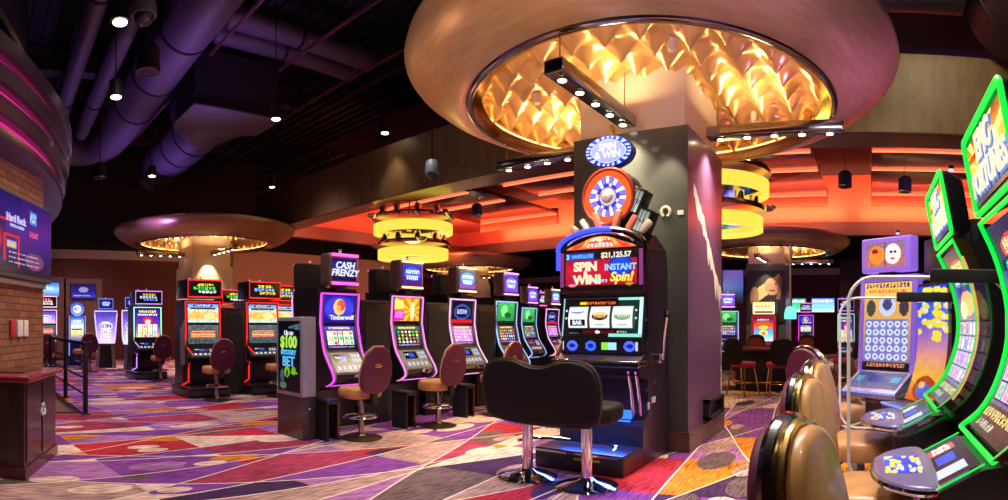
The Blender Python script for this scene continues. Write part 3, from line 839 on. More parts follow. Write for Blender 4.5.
# bin cabinet
ka = math.atan2(.87-.44, -6.14+5.13)
r = root('bin_cabinet', 'dark wood waste cabinet with a red-edged top and white recycling mark, bottom left', 'cabinet', (-5.13, .44, 0), ka)
MB().box(0, 1.09, .0, .52, .1, .88).build('body', WOOD, r)
MB().box(-.02, 1.11, -.02, .5, 0, .1).build('plinth', mat('dark_red_wood', (.12, .02, .025), .35, coat=.4), r)
MB().rbox(-.06, 1.15, -.07, .5, .88, .935, .012).build('countertop', mat('red_laminate', (.28, .03, .05), .25, coat=.6), r)
MB().box(.05, .5, -.012, 0, .14, .84).build('door', WOOD, r); MB().box(.56, 1.04, -.012, 0, .14, .84).build('door', WOOD, r)
MB().box(.3, .8, .1, .4, .936, .95).build('inset_plate', DCHROME, r)
rec = MB(); rec.T = Matrix.Translation((.55, -.02, .56))
tri = [(.085*math.cos(R(90+120*k)), .085*math.sin(R(90+120*k))) for k in range(3)]
for k in range(3):
    A_, B_, C_ = tri[k-1], tri[k], tri[(k+1) % 3]
    lp = lambda p, q, t: (p[0]+(q[0]-p[0])*t, 0, p[1]+(q[1]-p[1])*t)
    pts = [lp(A_, B_, .5), lp(A_, B_, .8), lp(B_, C_, .2), lp(B_, C_, .3)]
    rec.tube(pts, .013, 6); e = Vector(pts[-1]); d = (Vector(pts[-1])-Vector(pts[-2])).normalized()
    n = Vector((-d.z, 0, d.x)); rec.add([tuple(e+n*.032), tuple(e-n*.032), tuple(e+d*.045)], [(0, 1, 2)])
rec.build('recycling_mark', WHITE, r)

# railing
r = root('metal_railing', 'black metal guard railing with three lower bars beside the brick pier', 'railing', (-8.8, 1.72, 0))
for x in (0, -2.0, -4.2): MB().rbox(x-.035, x+.035, -.035, .035, 0, 1.1, .006).rbox(x-.07, x+.07, -.07, .07, 0, .015, .004).build('post', MATTE, r)
MB().rbox(-4.2, .04, -.03, .03, 1.08, 1.13, .01).build('handrail', MATTE, r)
for z in (.3, .56, .82): MB().tube([(-4.2, 0, z), (0, 0, z)], .018, 8).build('bar', MATTE, r)
o = MB().box(-14, -8.9, .9, 1.6, 0, .03).build('trim_4', mat('wood_ramp', (.2, .1, .05), .5, noise=.3, nscale=(1, 14, 1))); tag(o, kind='structure')

# ------------------------------------------------------------------ chairs
def make_chair(lux=False):
    # faces local -y (backrest at +y)
    r = root('slot_chair', 'x', 'chair')
    MB().lathe([(0, 0), (.25, 0), (.26, .012), (.2, .028), (.07, .04), (.045, .07), (0, .07)], n=32).build('base_plate', BRONZE, r)
    MB().cyl((0, 0, .06), .038, .42, 16).cyl((0, 0, .4), .06, .1, 16).build('pole', DCHROME, r)
    MB().tube([(.21*math.cos(R(a)), -.02+.21*math.sin(R(a)), .27) for a in range(0, 360, 15)], .013, 8, closed=True).tube([(-.21, 0, .27), (.21, 0, .27)], .011, 6).build('foot_ring', CHROME, r)
    st = smooth_poly([(-.2, -.24), (.2, -.24), (.25, -.1), (.24, .2), (-.24, .2), (-.25, -.1)], 2)
    MB().slab(st, .5, .64, .045).build('seat', TAN, r)
    MB().box(-.03, .03, .1, .24, .44, .5).box(-.035, .035, .22, .27, .44, .72).build('back_bracket', MATTE, r)
    bk = smooth_poly([(-.12, .58), (.12, .58), (.22, .66), (.255, .84), (.15, 1.15), (-.15, 1.15), (-.255, .84), (-.22, .66)], 2 if lux else 1)
    bk = [q for k in range(len(bk)) for q in (bk[k], ((bk[k][0]+bk[(k+1) % len(bk)][0])/2, (bk[k][1]+bk[(k+1) % len(bk)][1])/2))]
    sh = MB(); sh.T = Matrix.Translation((0, .24, .6)) @ Matrix.Rotation(R(-9), 4, 'X') @ Matrix.Translation((0, -.0, -.6))
    sh.slab(bk, -.0, .05 if lux else .035, .015, 'y')
    shell = sh.build('backrest_shell', BURG, r)
    hd = MB(); hd.T = sh.T.copy(); hd.slab(rrect(-.055, .055, .9, .94, .018), .03, .045, .006, 'y'); hd.build('grip', GOLDM, shell)
    pd = MB(); pd.T = sh.T.copy(); pd.slab([(x*.9, .86+(z-.86)*.93) for x, z in bk], -.09 if lux else -.06, .0, .028, 'y'); pd.build('back_cushion', TAN, r)
    pp = MB(); pp.T = sh.T.copy()
    pp.tube([(x*1.0, -.004, z) for x, z in bk], .024 if lux else .011, 8, closed=True); pp.build('edge_piping', DCHROME if lux else mat('tan_piping', (.5, .28, .12), .4), r)
    if lux:
        p2 = MB(); p2.T = sh.T.copy(); p2.tube([(x*.97, -.04, .86+(z-.86)*.97) for x, z in bk], .014, 8, closed=True); p2.build('gold_trim', GOLDM, r)
    return r
chair = make_chair(); chair_used = False
lux_chair = make_chair(True); lux_used = False
def place_chair(x, y, rz, lab, grp, s=1, z=1):
    global chair_used, lux_used
    if 'right bank' in grp:
        o = lux_chair if not lux_used else dup(lux_chair, (x, y, 0), rz, lab, grp)
        lux_used = True; o.location = (x, y, 0); o.rotation_euler = (0, 0, rz); o['label'] = lab; o['group'] = grp; o.scale = (s, s, z)
        return o
    o = chair if not chair_used else dup(chair, (x, y, 0), rz, lab, grp)
    chair_used = True
    o.location = (x, y, 0); o.rotation_euler = (0, 0, rz); o['label'] = lab; o['group'] = grp; o.scale = (s, s, z)
    return o
def face(nx, ny):
    # rotation that turns local -y towards (nx, ny)
    return math.atan2(nx, -ny)

# double bench in front of the reel machine (faces +b, back to the viewer)
r = root('double_seat_bench', 'black leather two-seat bench on two chrome pedestals before the big reel machine', 'bench', (-2.66, 4.32, 0), 0)
for x in (-.31, .31):
    p = MB().lathe([(0, 0), (.27, 0), (.275, .015), (.2, .04), (.09, .06), (.05, .09), (0, .09)], c=(x, 0, 0), n=40).build('base_plate', CHROME, r)
    MB().cyl((x, 0, .08), .05, .48, 24).build('pedestal', CHROME, r)
MB().tube([(-.5, .12, .3), (-.46, .3, .3), (-.3, .38, .3), (.3, .38, .3), (.46, .3, .3), (.5, .12, .3)], .016, 8).build('foot_rail', CHROME, r)
MB().box(-.4, .4, -.15, .2, .53, .57).build('under_frame', MATTE, r)
MB().slab(smooth_poly([(-.56, -.2), (.56, -.2), (.57, .2), (.5, .33), (-.5, .33), (-.57, .2)], 2), .56, .72, .05).build('seat', BLKLEA, r)
bo = smooth_poly([(-.53, .55), (.53, .55), (.59, .7), (.6, .96), (.5, 1.10), (.25, 1.12), (.08, 1.05), (-.08, 1.05), (-.25, 1.12), (-.5, 1.10), (-.6, .96), (-.59, .7)], 2)
bb = MB(); bb.T = Matrix.Translation((0, -.24, .55)) @ Matrix.Rotation(R(6), 4, 'X') @ Matrix.Translation((0, 0, -.55)); bb.slab(bo, -.05, .05, .045, 'y'); bb.build('backrest', BLKLEA, r)
pp = MB(); pp.T = bb.T.copy(); pp.tube([(x, -.02, z) for x, z in bo], .01, 6, closed=True); pp.build('edge_piping', mat('brown_black_piping', (.05, .03, .015), .4), r)

# ------------------------------------------------------------------ slot machines
def curve_face(prof, w):
    # prof: (y, z) list from bottom to top -> surface function
    L = [0]
    for a, b in zip(prof[:-1], prof[1:]): L.append(L[-1]+math.hypot(b[0]-a[0], b[1]-a[1]))
    def at(t):
        d = t*L[-1]
        for k in range(len(prof)-1):
            if d <= L[k+1]+1e-9:
                f = (d-L[k])/max(L[k+1]-L[k], 1e-9)
                return (prof[k][0]*(1-f)+prof[k+1][0]*f, prof[k][1]*(1-f)+prof[k+1][1]*f)
        return prof[-1]
    return at
def candle(par, x, y, z, col=(.9, .4, .9)):
    c = MB().lathe([(0, 0), (.02, 0), (.02, .02), (.014, .02), (.014, .045), (.019, .045), (.019, .065), (0, .065)], c=(x, y, z), n=12).build('candle_light', CHROME, par)
    MB().cyl((x, y, z+.022), .017, .022, 12).build('candle_lens', glow('candle_%d%d%d' % tuple(int(k*9) for k in col), col, .7), c)
def button_deck(par, x0, x1, ya, za, yb, zb, rng, m=GREY, cols=((.3, .6, 1), (.9, .9, 1))):
    # sloped panel from front edge (ya, za) up to back edge (yb, zb)
    pl = MB(); T = .03
    pl.add([(x0, ya, za), (x1, ya, za), (x1, yb, zb), (x0, yb, zb), (x0, ya, za-T), (x1, ya, za-T), (x1, yb, zb-T), (x0, yb, zb-T)],
           [(0, 1, 2, 3), (7, 6, 5, 4), (0, 4, 5, 1), (1, 5, 6, 2), (2, 6, 7, 3), (3, 7, 4, 0)])
    d = pl.build('button_deck', m, par)
    n = Vector((0, -(zb-za), (yb-ya))); n.normalize()
    if n.z < 0: n = -n
    def sf(u0, u1, v0, v1):
        def f(u, v):
            uu = u0+(u1-u0)*u; vv = v0+(v1-v0)*v
            return (x0+(x1-x0)*uu, ya+(yb-ya)*vv+n.y*.004, za+(zb-za)*vv+n.z*.004)
        return f
    im = vgrad(10, 24, (.05, .05, .1), (.02, .02, .05)); rect_(im, .4, .75, .2, .8, (.15, .3, .8)); words(im, .05, .35, .3, .5, (.8, .9, 1), rng)
    pix('player_display', im, sf(.12, .62, .5, .9), d)
    bt = MB()
    for k in range(3):
        for q in range(2):
            a = sf(.68+.1*k, .75+.1*k, .5+.22*q, .66+.22*q)
            bt.add([a(0, 0), a(1, 0), a(1, 1), a(0, 1)], [(0, 1, 2, 3)])
    for k in range(5):
        a = sf(.1+.17*k, .2+.17*k, .12, .32)
        bt.add([a(0, 0), a(1, 0), a(1, 1), a(0, 1)], [(0, 1, 2, 3)])
    bt.build('button', glow('button_glow', (.75, .85, 1), .7), d)
    return d

def curved_slot(name, label, neon, top_img, up_img, low_img, group=None, w=.66, topper='ribs', tcol=(1, .1, .6), seed=1, depth=.68, tmat=None, textop=None, textup=None):
    rng = np.random.default_rng(seed)
    r = root(name, label, 'slot machine', group=group)
    prof = smooth_line([(.16, .0), (.16, .5), (.06, .58), (-.14, .62), (-.2, .72), (-.04, .94), (.05, 1.06), (.12, 1.38), (.13, 1.45), (.1, 1.84), (.16, 1.9)], 1)
    poly = prof+[(depth, 1.9), (depth, 0)]
    MB().prism(poly, -w/2, w/2, 'x').build('cabinet', BLACK, r)
    NE = glow('neon_%d_%d_%d' % tuple(int(k*99) for k in neon), neon, 1.5)
    nl = [(-.03, .60), (-.17, .64), (-.225, .72), (-.06, .94), (.025, 1.06), (.095, 1.38), (.105, 1.45), (.075, 1.82)]
    nl = smooth_line(nl, 2); hw = w/2-.012
    loop = [(-hw, y-.01, z) for y, z in nl]+[(hw, y-.01, z) for y, z in reversed(nl)]
    MB().tube(loop, .0125, 6, closed=True).build('neon_edge', NE, r)
    sd = MB()
    for s in (-1, 1):
        sd.tube([(s*(w/2-.045), y-.005, z) for y, z in nl], .018, 6)
    sd.build('side_rail', GREY, r)
    iw = w/2-.075
    f = curve_face([(.118, 1.43), (.09, 1.80)], w)
    pix('upper_display', up_img, lambda u, v: (-iw+2*iw*u, f(v)[0]-.012, f(v)[1]), r)
    g = curve_face([(.045, 1.09), (.115, 1.38)], w)
    pix('lower_display', low_img, lambda u, v: (-iw+2*iw*u, g(v)[0]-.016, g(v)[1]), r)
    button_deck(r, -iw, iw, -.19, .78, -.0, 1.03, rng)
    MB().lathe([(0, 0), (.09, 0), (.1, .02), (.06, .05), (0, .05)], c=(.12, -.18, .7), n=16).build('service_button', CHROME, r)
    # topper
    t = MB().rbox(-.25, .25, -.02, .2, 1.93, 2.36, .03, axis='y').build('topper', tmat or mat('bronze_topper_frame', (.3, .2, .18), .3, .7), r)
    MB().box(-.08, .08, .05, .2, 1.86, 1.95).build('topper_neck', BLACK, t)
    TG = glow('topbar_%d_%d_%d' % tuple(int(k*99) for k in tcol), tcol, 2.2)
    rb = MB()
    for z in (1.955, 2.335):
        if topper == 'ribs':
            for k in range(13): rb.tube([(-.21+.035*k, -.045, z-.018), (-.21+.035*k, -.045, z+.018)], .012, 6)
        else: rb.tube([(-.21, -.035, z), (.21, -.035, z)], .016, 6)
    rb.build('topper_light_bar', TG, t)
    pix('topper_display', top_img, flat(-.2, .2, 2.0, 2.29, -.028), t)
    candle(t, 0, .08, 2.36)
    if textop: text(textop[0], textop[1], WTXT, t, (0, -.036, 2.145), shear=.2, bold=.003, name='lettering')
    if textup: text(textup[0], textup[1], WTXT, r, (textup[2], .075, textup[3]), rot=(PI/2-.1, 0, 0), bold=.002)
    return r

RNG = np.random.default_rng(11)
# pictures of the middle row
def im_moon():
    im = vgrad(48, 64, (.08, .12, .6), (.2, .15, .8), (.1, .05, .45)); disc_(im, .5, .42, .2, .3, (1, .8, .2)); disc_(im, .56, .36, .14, .2, (.9, .25, .1)); disc_(im, .48, .46, .07, .1, (1, .6, .15))
    disc_(im, .5, .5, .47, .47, (.5, .5, 1), .25); rect_(im, 0, 1, .92, 1, (.15, .05, .5)); return speck(im, RNG, .05)
def im_fiesta():
    im = vgrad(48, 64, (1, .8, .2), (.9, .4, .2)); rays(im, .7, .5, 9, (1, .75, .15), (.95, .45, .2)); rect_(im, 0, .4, .5, .9, (.9, .1, .7)); rect_(im, 0, .35, .1, .45, (.95, .85, .4)); disc_(im, .72, .5, .08, .35, (.95, .95, .7)); words(im, .05, .35, .55, .8, (1, .6, 1), RNG)
    rect_(im, 0, 1, .92, 1, (.05, .02, .02)); return speck(im, RNG, .06)
def im_jack(c1, c2):
    im = vgrad(48, 64, (.05, .03, .1), (.08, .05, .2)); disc_(im, .5, .5, .4, .35, c1, .7); disc_(im, .5, .5, .33, .26, (.05, .05, .25)); words(im, .25, .75, .38, .6, c2, RNG); rect_(im, 0, 1, .85, 1, (.8, .1, .15)); return im
def im_reel(bg, pal, nx=5, ny=3, head=(.3, .2, .6), hw=(1, .9, .6)):
    im = vgrad(48, 64, head, (.1, .05, .25)); words(im, .15, .85, .04, .14, hw, RNG); reels(im, .06, .94, .2, .88, nx, ny, bg, PALS[pal], RNG); rect_(im, 0, 1, .9, 1, (.1, .05, .2)); words(im, .08, .92, .92, .98, (.7, .6, 1), RNG); return im
def im_logo(bg1, bg2, band, wc):
    im = vgrad(32, 40, bg1, bg2); disc_(im, .5, .45, .42, .35, band, .8); words(im, .18, .85, .26, .46, wc, RNG); words(im, .2, .8, .55, .75, wc, RNG); return im

m1 = curved_slot('slot_machine', 'slot machine edged in magenta neon with a moon display, nearest of the middle row', (.85, .06, .85), vgrad(32, 40, (.05, .05, .3), (.1, .2, .6), (.02, .02, .2)), im_moon(), im_reel((.95, .93, .9), 'mix', 5, 3, (.35, .25, .8)), 'middle row of neon slot machines', textop=('CASH\nFRENZY', .125), textup=('Timberwolf', .085, .03, 1.5))
m2 = curved_slot('slot_machine', 'slot machine with a gold and magenta sunburst display, second of the middle row', (.9, .2, .75), im_logo((.2, .2, .8), (.3, .1, .5), (.2, .4, .9), (.95, .98, 1)), im_fiesta(), im_reel((.1, .1, .12), 'mix', 6, 4, (.1, .4, .35)), 'middle row of neon slot machines', topper='bars', tcol=(1, .65, .3), seed=2)
m3 = curved_slot('slot_machine', 'slot machine with pale pink neon and lilac reels, third of the middle row', (.9, .42, .85), im_logo((.1, .3, .5), (.6, .3, .7), (.3, .7, .9), (1, 1, .9)), im_jack((.3, .4, .8), (.7, .8, 1)), im_reel((.85, .6, .95), 'pink', 6, 4, (.5, .3, .7)), 'middle row of neon slot machines', topper='bars', tcol=(1, .7, .45), seed=3)
def im_green():
    im = vgrad(48, 64, (.2, .7, .3), (.1, .5, .2)); disc_(im, .4, .4, .2, .3, (.5, .9, .5)); disc_(im, .6, .6, .2, .15, (.1, .3, .1)); rect_(im, 0, 1, .88, 1, (0, .1, .2)); return speck(im, RNG, .2)
m4 = curved_slot('slot_machine', 'slot machine with blue-white neon and a green upper display, fourth of the middle row', (.3, .5, 1), im_logo((.3, .2, .9), (.5, .3, .9), (.5, .5, 1), (1, 1, 1)), im_green(), im_reel((.25, .2, .4), 'mix', 7, 4, (.1, .3, .2)), 'middle row of neon slot machines', topper='bars', tcol=(.7, .3, 1), seed=4)
FA = face(1, 0)
mids = [(m1, 4.62), (m2, 5.88), (m3, 7.14), (m4, 8.36)]
for o, y in mids:
    o.location = (-6.13, y, 0); o.rotation_euler = (0, 0, FA)
# fifth/sixth further machines seen past the wheel machine
xs = P(532, 345, d=14.2); o = dup(m4, (xs.x, xs.y, 0), FA, 'green and cyan slot machine peeking out behind the fourth of the middle row', 'far slot machines seen past the middle row')
xs = P(543, 345, d=16.5); o = dup(m1, (xs.x, xs.y, 0), FA, 'small distant magenta-edged slot machine left of the big reel machine', 'far slot machines seen past the middle row')
xs = P(555, 345, d=15.2); o = dup(m3, (xs.x, xs.y, 0), FA, 'distant slot machine touching the left edge of the big reel machine', 'far slot machines seen past the middle row')
# back-to-back row: dark backs of machines facing away
mb_ = curved_slot('slot_machine', 'x', (.7, .3, .9), im_logo((.2, .2, .8), (.3, .1, .5), (.2, .4, .9), (.95, .98, 1)), im_fiesta(), im_reel((.1, .1, .12), 'mix'), tmat=MATTE, seed=7)
first = True
for y, src, lab in [(4.97, m2, 'back of a slot machine behind the digital sign, its dark topper turned away'), (6.48, m3, 'back of a slot machine showing between the first and second middle toppers'), (8.05, m1, 'back of a slot machine showing between the second and third middle toppers')]:
    o = mb_ if first else dup(mb_, (0, 0, 0), 0, lab)
    first = False; o.location = (-7.56, y, 0); o.rotation_euler = (0, 0, face(-1, 0)); o['label'] = lab; o['group'] = 'slot machines turned away from the viewer'
bx = MB()
def make_divider(lab, x, y, w=.53, h=1.72, grp='black divider cabinets between machines'):
    r = root('divider_cabinet', lab, 'cabinet', (x, y, 0), FA, grp)
    MB().rbox(-w/2, w/2, .05, .6, 0, h, .012, axis='y').build('body', BLACK, r)
    MB().box(-w/2, w/2, .04, .6, h, h+.03).build('top', DGREY, r)
    MB().rbox(-w/2+.05, w/2-.05, .04, .06, .1, h-.1, .004, axis='y').build('door', MATTE, r)
    return r
for y, lab in [(5.25, 'black divider cabinet between the first and second machines of the middle row'), (6.51, 'black divider cabinet between the second and third machines of the middle row'), (7.75, 'black divider cabinet between the third and fourth machines of the middle row')]:
    make_divider(lab, -6.13, y)
# low black foot stools beside chairs
def make_stool():
    r = root('foot_stool', 'x', 'stool', group='low footstools of the middle row')
    MB().rbox(-.1, .1, -.16, .16, .44, .5, .012).build('top', BLACK, r)
    for s in (-1, 1): MB().box(s*.08-.015, s*.08+.015, -.14, .14, 0, .44).build('leg', BRONZE if s > 0 else MATTE, r)
    return r
stl = make_stool(); first = True
for y, lab in [(4.05, 'low black footstool beside the digital sign'), (5.35, 'low black footstool between the first and second middle chairs'), (6.6, 'low black footstool between the second and third middle chairs')]:
    o = stl if first else dup(stl, (0, 0, 0), FA, lab)
    o.location = (-5.72, y, 0); o.rotation_euler = (0, 0, FA); o['label'] = lab; first = False
for y, x, lab in [(4.42, -5.5, 'burgundy-backed chair with tan seat at the magenta neon moon machine'), (5.75, -5.45, 'burgundy-backed chair at the sunburst machine, second in the middle row'), (7.05, -5.4, 'tan-seated chair half hidden behind the black bench, at the pink neon machine'), (8.4, -5.3, 'burgundy chair seen just above the right half of the black bench back')]:
    place_chair(x, y, face(-1, 0), lab, 'chairs along the middle row')

# digital sign kiosk
r = root('digital_sign', 'upright digital sign advertising a $100 bet on a wooden base', 'sign', (-6.08, 3.73, 0), 0)
MB().rbox(-.31, .31, 0, .2, .52, 1.5, .015, axis='y').build('casing', mat('brushed_aluminium', (.4, .4, .46), .4, .3), r)
MB().box(-.3, .3, .01, .2, .0, .52).build('base', WOOD, r)
MB().cyl((.31, .1, .38), .012, .006, 10, axis='x').build('lock', CHROME, r)
im = vgrad(96, 48, (.02, .03, .08), (.03, .06, .14), (.01, .02, .05)); rr2 = np.random.default_rng(4)
for q in range(5): disc_(im, rr2.random(), .05+.1*rr2.random(), .12, .02, (.3, .45, .5))
disc_(im, .2, .78, .1, .09, (.25, .35, .4)); disc_(im, .24, .92, .16, .05, (.3, .45, .4))
disc_(im, .42, .72, .12, .08, (.5, .8, .1)); disc_(im, .72, .7, .1, .06, (.45, .75, .1)); disc_(im, .42, .74, .05, .05, (.1, .2, .05)); rect_(im, .6, .9, .72, .74, (.5, .8, .1))
pix('display', im, flat(-.26, .26, .57, 1.45, -.006), r, SCRD)
GRN = glow('lime_letter_glow', (.45, .85, .08), .9); CYN = glow('cyan_letter_glow', (.1, .5, .9), .9)
text('Up to', .09, WTXT, r, (-.0, -.012, 1.30), shear=.2)
text('$100', .2, GRN, r, (.0, -.012, 1.18), bold=.006, sx=.95)
text('MYSTERY', .085, CYN, r, (0, -.012, 1.055), bold=.002)
text('BET', .17, CYN, r, (0, -.012, .94), bold=.004)

# red machines ------------------------------------------------------------
def box_slot(name, label, neon, neon2, top_img, img1, img2, group, w=.76, red=True, seed=5, plat=True, body=GREY, big=False):
    rng = np.random.default_rng(seed)
    r = root(name, label, 'slot machine', group=group)
    MB().prism(smooth_line([(.2, .2), (.2, .6), (-.05, .72), (-.1, .78), (.06, .98), (.1, 1.9)], 1)+[(.66, 1.9), (.66, .2)], -w/2, w/2, 'x').build('cabinet', BLACK, r)
    sp_ = MB()
    for s in (-1, 1): sp_.prism([(.08, .62), (.3, .62), (.34, 1.3), (.1, 1.5)], s*(w/2+.008)-.006, s*(w/2+.008)+.006, 'x')
    sp_.build('side_panel', body, r)
    NE = glow('neon_%d_%d_%d' % tuple(int(k*99) for k in neon), neon, 1.5); N2 = glow('neon_%d_%d_%d' % tuple(int(k*99) for k in neon2), neon2, 1.4)
    hw = w/2-.01
    MB().tube([(-hw, .06, 1.0), (-hw, .085, 1.86), (hw, .085, 1.86), (hw, .06, 1.0)], .018, 6, closed=True).build('neon_frame', NE, r)
    MB().tube([(-hw, .05, .98), (-hw+.1, -.06, .82), (-hw+.1, .17, .6), (-hw+.1, .17, .28), (-hw-.05, .12, .22)], .014, 6).tube([(hw, .05, .98), (hw-.1, -.06, .82)], .014, 6).build('neon_leg', NE, r)
    iw = w/2-.05
    if big:
        pix('display', img1, flat(-iw, iw, 1.02, 1.82, .045, .03), r)
    else:
        pix('upper_display', img1, flat(-iw, iw, 1.45, 1.82, .055, .02), r)
        pix('lower_display', img2, flat(-iw, iw, 1.03, 1.4, .035, .02), r)
        MB().box(-iw, iw, .04, .09, 1.405, 1.445).build('divider_bar', BLACK, r)
    button_deck(r, -iw+.03, iw-.03, -.09, .79, .05, .96, rng, DGREY)
    t = MB().rbox(-w/2-.0, w/2+.0, -.02, .5, 1.93, 2.3, .02, axis='y').build('topper', BLACK, r)
    MB().tube([(-w/2+.02, -.03, 1.95), (w/2-.02, -.03, 1.95), (w/2-.02, -.03, 2.28), (-w/2+.02, -.03, 2.28)], .014, 6, closed=True).build('topper_neon', N2, t)
    pix('topper_display', top_img, flat(-w/2+.06, w/2-.06, 1.99, 2.24, -.026), t)
    candle(t, 0, .2, 2.3); candle(t, -.2, .3, 2.3, (.5, .6, 1))
    if plat:
        p = MB().rbox(-w/2-.08, w/2+.02, -.35, .66, 0, .2, .015).build('platform', BLACK, r)
        MB().box(-w/2-.06, w/2, -.36, -.35, .06, .14).build('kick_panel', DGREY, p)
    else:
        MB().box(-w/2, w/2, .15, .66, 0, .2).build('plinth', BLACK, r)
    return r
def im_temple():
    im = vgrad(40, 48, (.3, .5, .9), (.8, .8, .7), (1, .6, .3), (.7, .9, .9)); rect_(im, .2, .8, .05, .15, (.05, .05, .1)); words(im, .25, .75, .07, .13, (.9, .9, 1), RNG); rect_(im, .1, .9, .22, .3, (.1, .2, .2)); disc_(im, .3, .6, .2, .2, (1, .7, .3)); disc_(im, .7, .65, .2, .15, (1, .9, .5)); return speck(im, RNG, .25)
def im_lines(c):
    im = vgrad(40, 48, (.3, .35, .35), (.2, .3, .3)); rect_(im, .1, .9, .3, .7, c)
    for k in range(4): rect_(im, .12, .88, .34+.09*k, .37+.09*k, (1, .8, .5))
    return speck(im, RNG, .18)
def im_top3(a, b_, c):
    im = vgrad(20, 32, (.03, .05, .03), (.05, .03, .05)); words(im, .25, .8, .1, .32, a, RNG); words(im, .15, .85, .38, .62, b_, RNG); words(im, .3, .9, .68, .88, c, RNG); return im
GA = 'red neon slot machines at left'
r1 = box_slot('slot_machine', 'red neon slot machine with a green and gold topper, left one of the red pair', (1, .012, .008), (.9, .01, .015), im_top3((1, .9, .1), (.3, .9, .3), (1, 1, 1)), im_temple(), im_lines((.8, .2, .2)), GA)
r1.location = (-10.35, 4.4, 0); r1.rotation_euler = (0, 0, FA)
r2 = box_slot('slot_machine', 'red neon slot machine with a blue and gold topper, half hidden by the digital sign', (1, .012, .008), (.9, .01, .015), im_top3((1, .9, .1), (.5, .7, 1), (1, .8, .3)), im_temple(), im_lines((.7, .15, .3)), GA, seed=6)
r2.location = (-10.3, 5.72, 0); r2.rotation_euler = (0, 0, FA)
p = P(235, 300, d=14.6); dup(r1, (p.x, p.y, 0), FA, 'farther red-topped slot machine glimpsed between the two red machines', GA)
p = P(284, 300, d=12.9); dup(r2, (p.x, p.y, 0), FA, 'red-framed slot machine just right of the blue and gold topper', GA)
p = P(318, 300, d=14.5); dup(r1, (p.x, p.y, 0), FA, 'red slot machine hidden behind the digital sign except its topper', GA)
make_divider('black divider cabinet between the two red machines', -10.3, 5.06, w=.46, grp='black divider cabinets at left')
place_chair(-9.66, 4.35, face(-1, 0), 'burgundy chair with tan seat at the left red neon machine', 'chairs at the left machines')
place_chair(-9.65, 5.7, face(-1, 0), 'chair at the half hidden red machine, behind the digital sign', 'chairs at the left machines')
# purple and green tall machine
def im_char():
    im = vgrad(64, 44, (.2, .1, .5), (.4, .2, .7), (.9, .7, .5)); words(im, .15, .85, .05, .13, (1, .9, .5), RNG); words(im, .1, .9, .17, .23, (1, 1, 1), RNG); disc_(im, .5, .36, .2, .09, (.9, .15, .2)); disc_(im, .5, .42, .12, .08, (.95, .8, .7)); reels(im, .1, .9, .5, .95, 4, 3, (.95, .9, .85), PALS['warm'], RNG); return im
p1 = box_slot('slot_machine', 'tall slot machine with purple topper frame and green neon screen edge at left', (.3, 1, .6), (.6, .25, 1), im_top3((1, .7, .2), (.7, .8, 1), (.4, .5, 1)), im_char(), None, 'purple and white machines at far left', seed=8, body=BLACK, big=True)
for ch_ in p1.children:
    if ch_.name.startswith('neon_leg'): ch_.data.materials[0] = MATS['neon_59_24_99']
p1.location = (-14.2, 4.45, 0); p1.rotation_euler = (0, 0, FA)
place_chair(-13.5, 4.55, face(-1, .1), 'dark-backed chair at the purple-topped tall machine', 'chairs at the left machines')
# sweeping white neon machines
def sweep_slot(label, img, tim, group, loc, rz, flip=1):
    r = root('slot_machine', label, 'slot machine', loc, rz, group)
    prof = smooth_line([(.1, .78), (.02, .95), (.05, 1.3), (.12, 1.85)], 2)
    at = curve_face(prof, 1)
    NE = glow('neon_pale_violet', (.6, .4, 1), 1.6)
    def wd(v): return .26+.09*v
    MB().tube([(-wd(k/10)-.02, at(k/10)[0]-.01, at(k/10)[1]) for k in range(11)]+[(wd(k/10)+.02, at(k/10)[0]-.01, at(k/10)[1]) for k in range(10, -1, -1)], .02, 6, closed=True).build('neon_edge', NE, r)
    MB().prism([(y+.01, z) for y, z in prof]+[(.35, 1.85), (.4, .8)], -.3, .3, 'x').build('cabinet', BLACK, r)
    pix('display', img, lambda u, v: ((2*u-1)*wd(v), at(v)[0]-.008, at(v)[1]), r)
    for s in (-1, 1): MB().prism([(s*.34, 0), (s*.24, 0), (s*.16, .8), (s*.28, .8)][::s], .15, .3, 'y').build('leg', GREY, r)
    MB().box(-.22, .22, .2, .5, 0, .8).build('pedestal', BLACK, r)
    MB().rbox(-.27, .27, -.1, .1, .74, .8, .01).build('button_deck', DGREY, r)
    t = MB().rbox(-.23, .23, .08, .3, 1.93, 2.25, .015, axis='y').build('topper', mat('blue_black_plastic', (.02, .03, .12), .3), r)
    MB().tube([(-.23, .07, 1.93), (.23, .07, 1.93), (.23, .07, 2.25), (-.23, .07, 2.25)], .01, 6, closed=True).build('topper_neon', glow('blue_trim_glow', (.2, .3, 1), 1.5), t)
    pix('topper_display', tim, flat(-.17, .17, 1.97, 2.2, .074), t)
    candle(t, 0, .2, 2.25, (.5, .5, 1))
    return r
def im_fig(c):
    im = vgrad(48, 32, (.25, .2, .6), (.6, .5, .95), c); disc_(im, .5, .45, .35, .14, (.85, .85, 1)); words(im, .2, .8, .4, .5, (.3, .2, .6), RNG)
    for q in range(4): words(im, .2, .8, .6+.08*q, .65+.08*q, (1, 1, 1), RNG)
    return speck(im, RNG, .06)
GW = 'purple and white machines at far left'
sweep_slot('violet-white neon machine on splayed silver legs below the wall television', im_fig((.9, .8, 1)), im_logo((.1, .15, .6), (.1, .1, .4), (.3, .4, .9), (.9, .9, 1)), GW, (-18.0, 4.2, 0), face(1, -.15))
sweep_slot('narrower-looking violet-white neon machine just left of the purple-topped machine', im_fig((.8, .9, 1)), im_logo((.1, .15, .6), (.1, .1, .4), (.3, .4, .9), (.9, .9, 1)), GW, (-16.9, 4.72, 0), face(.7, -.7))
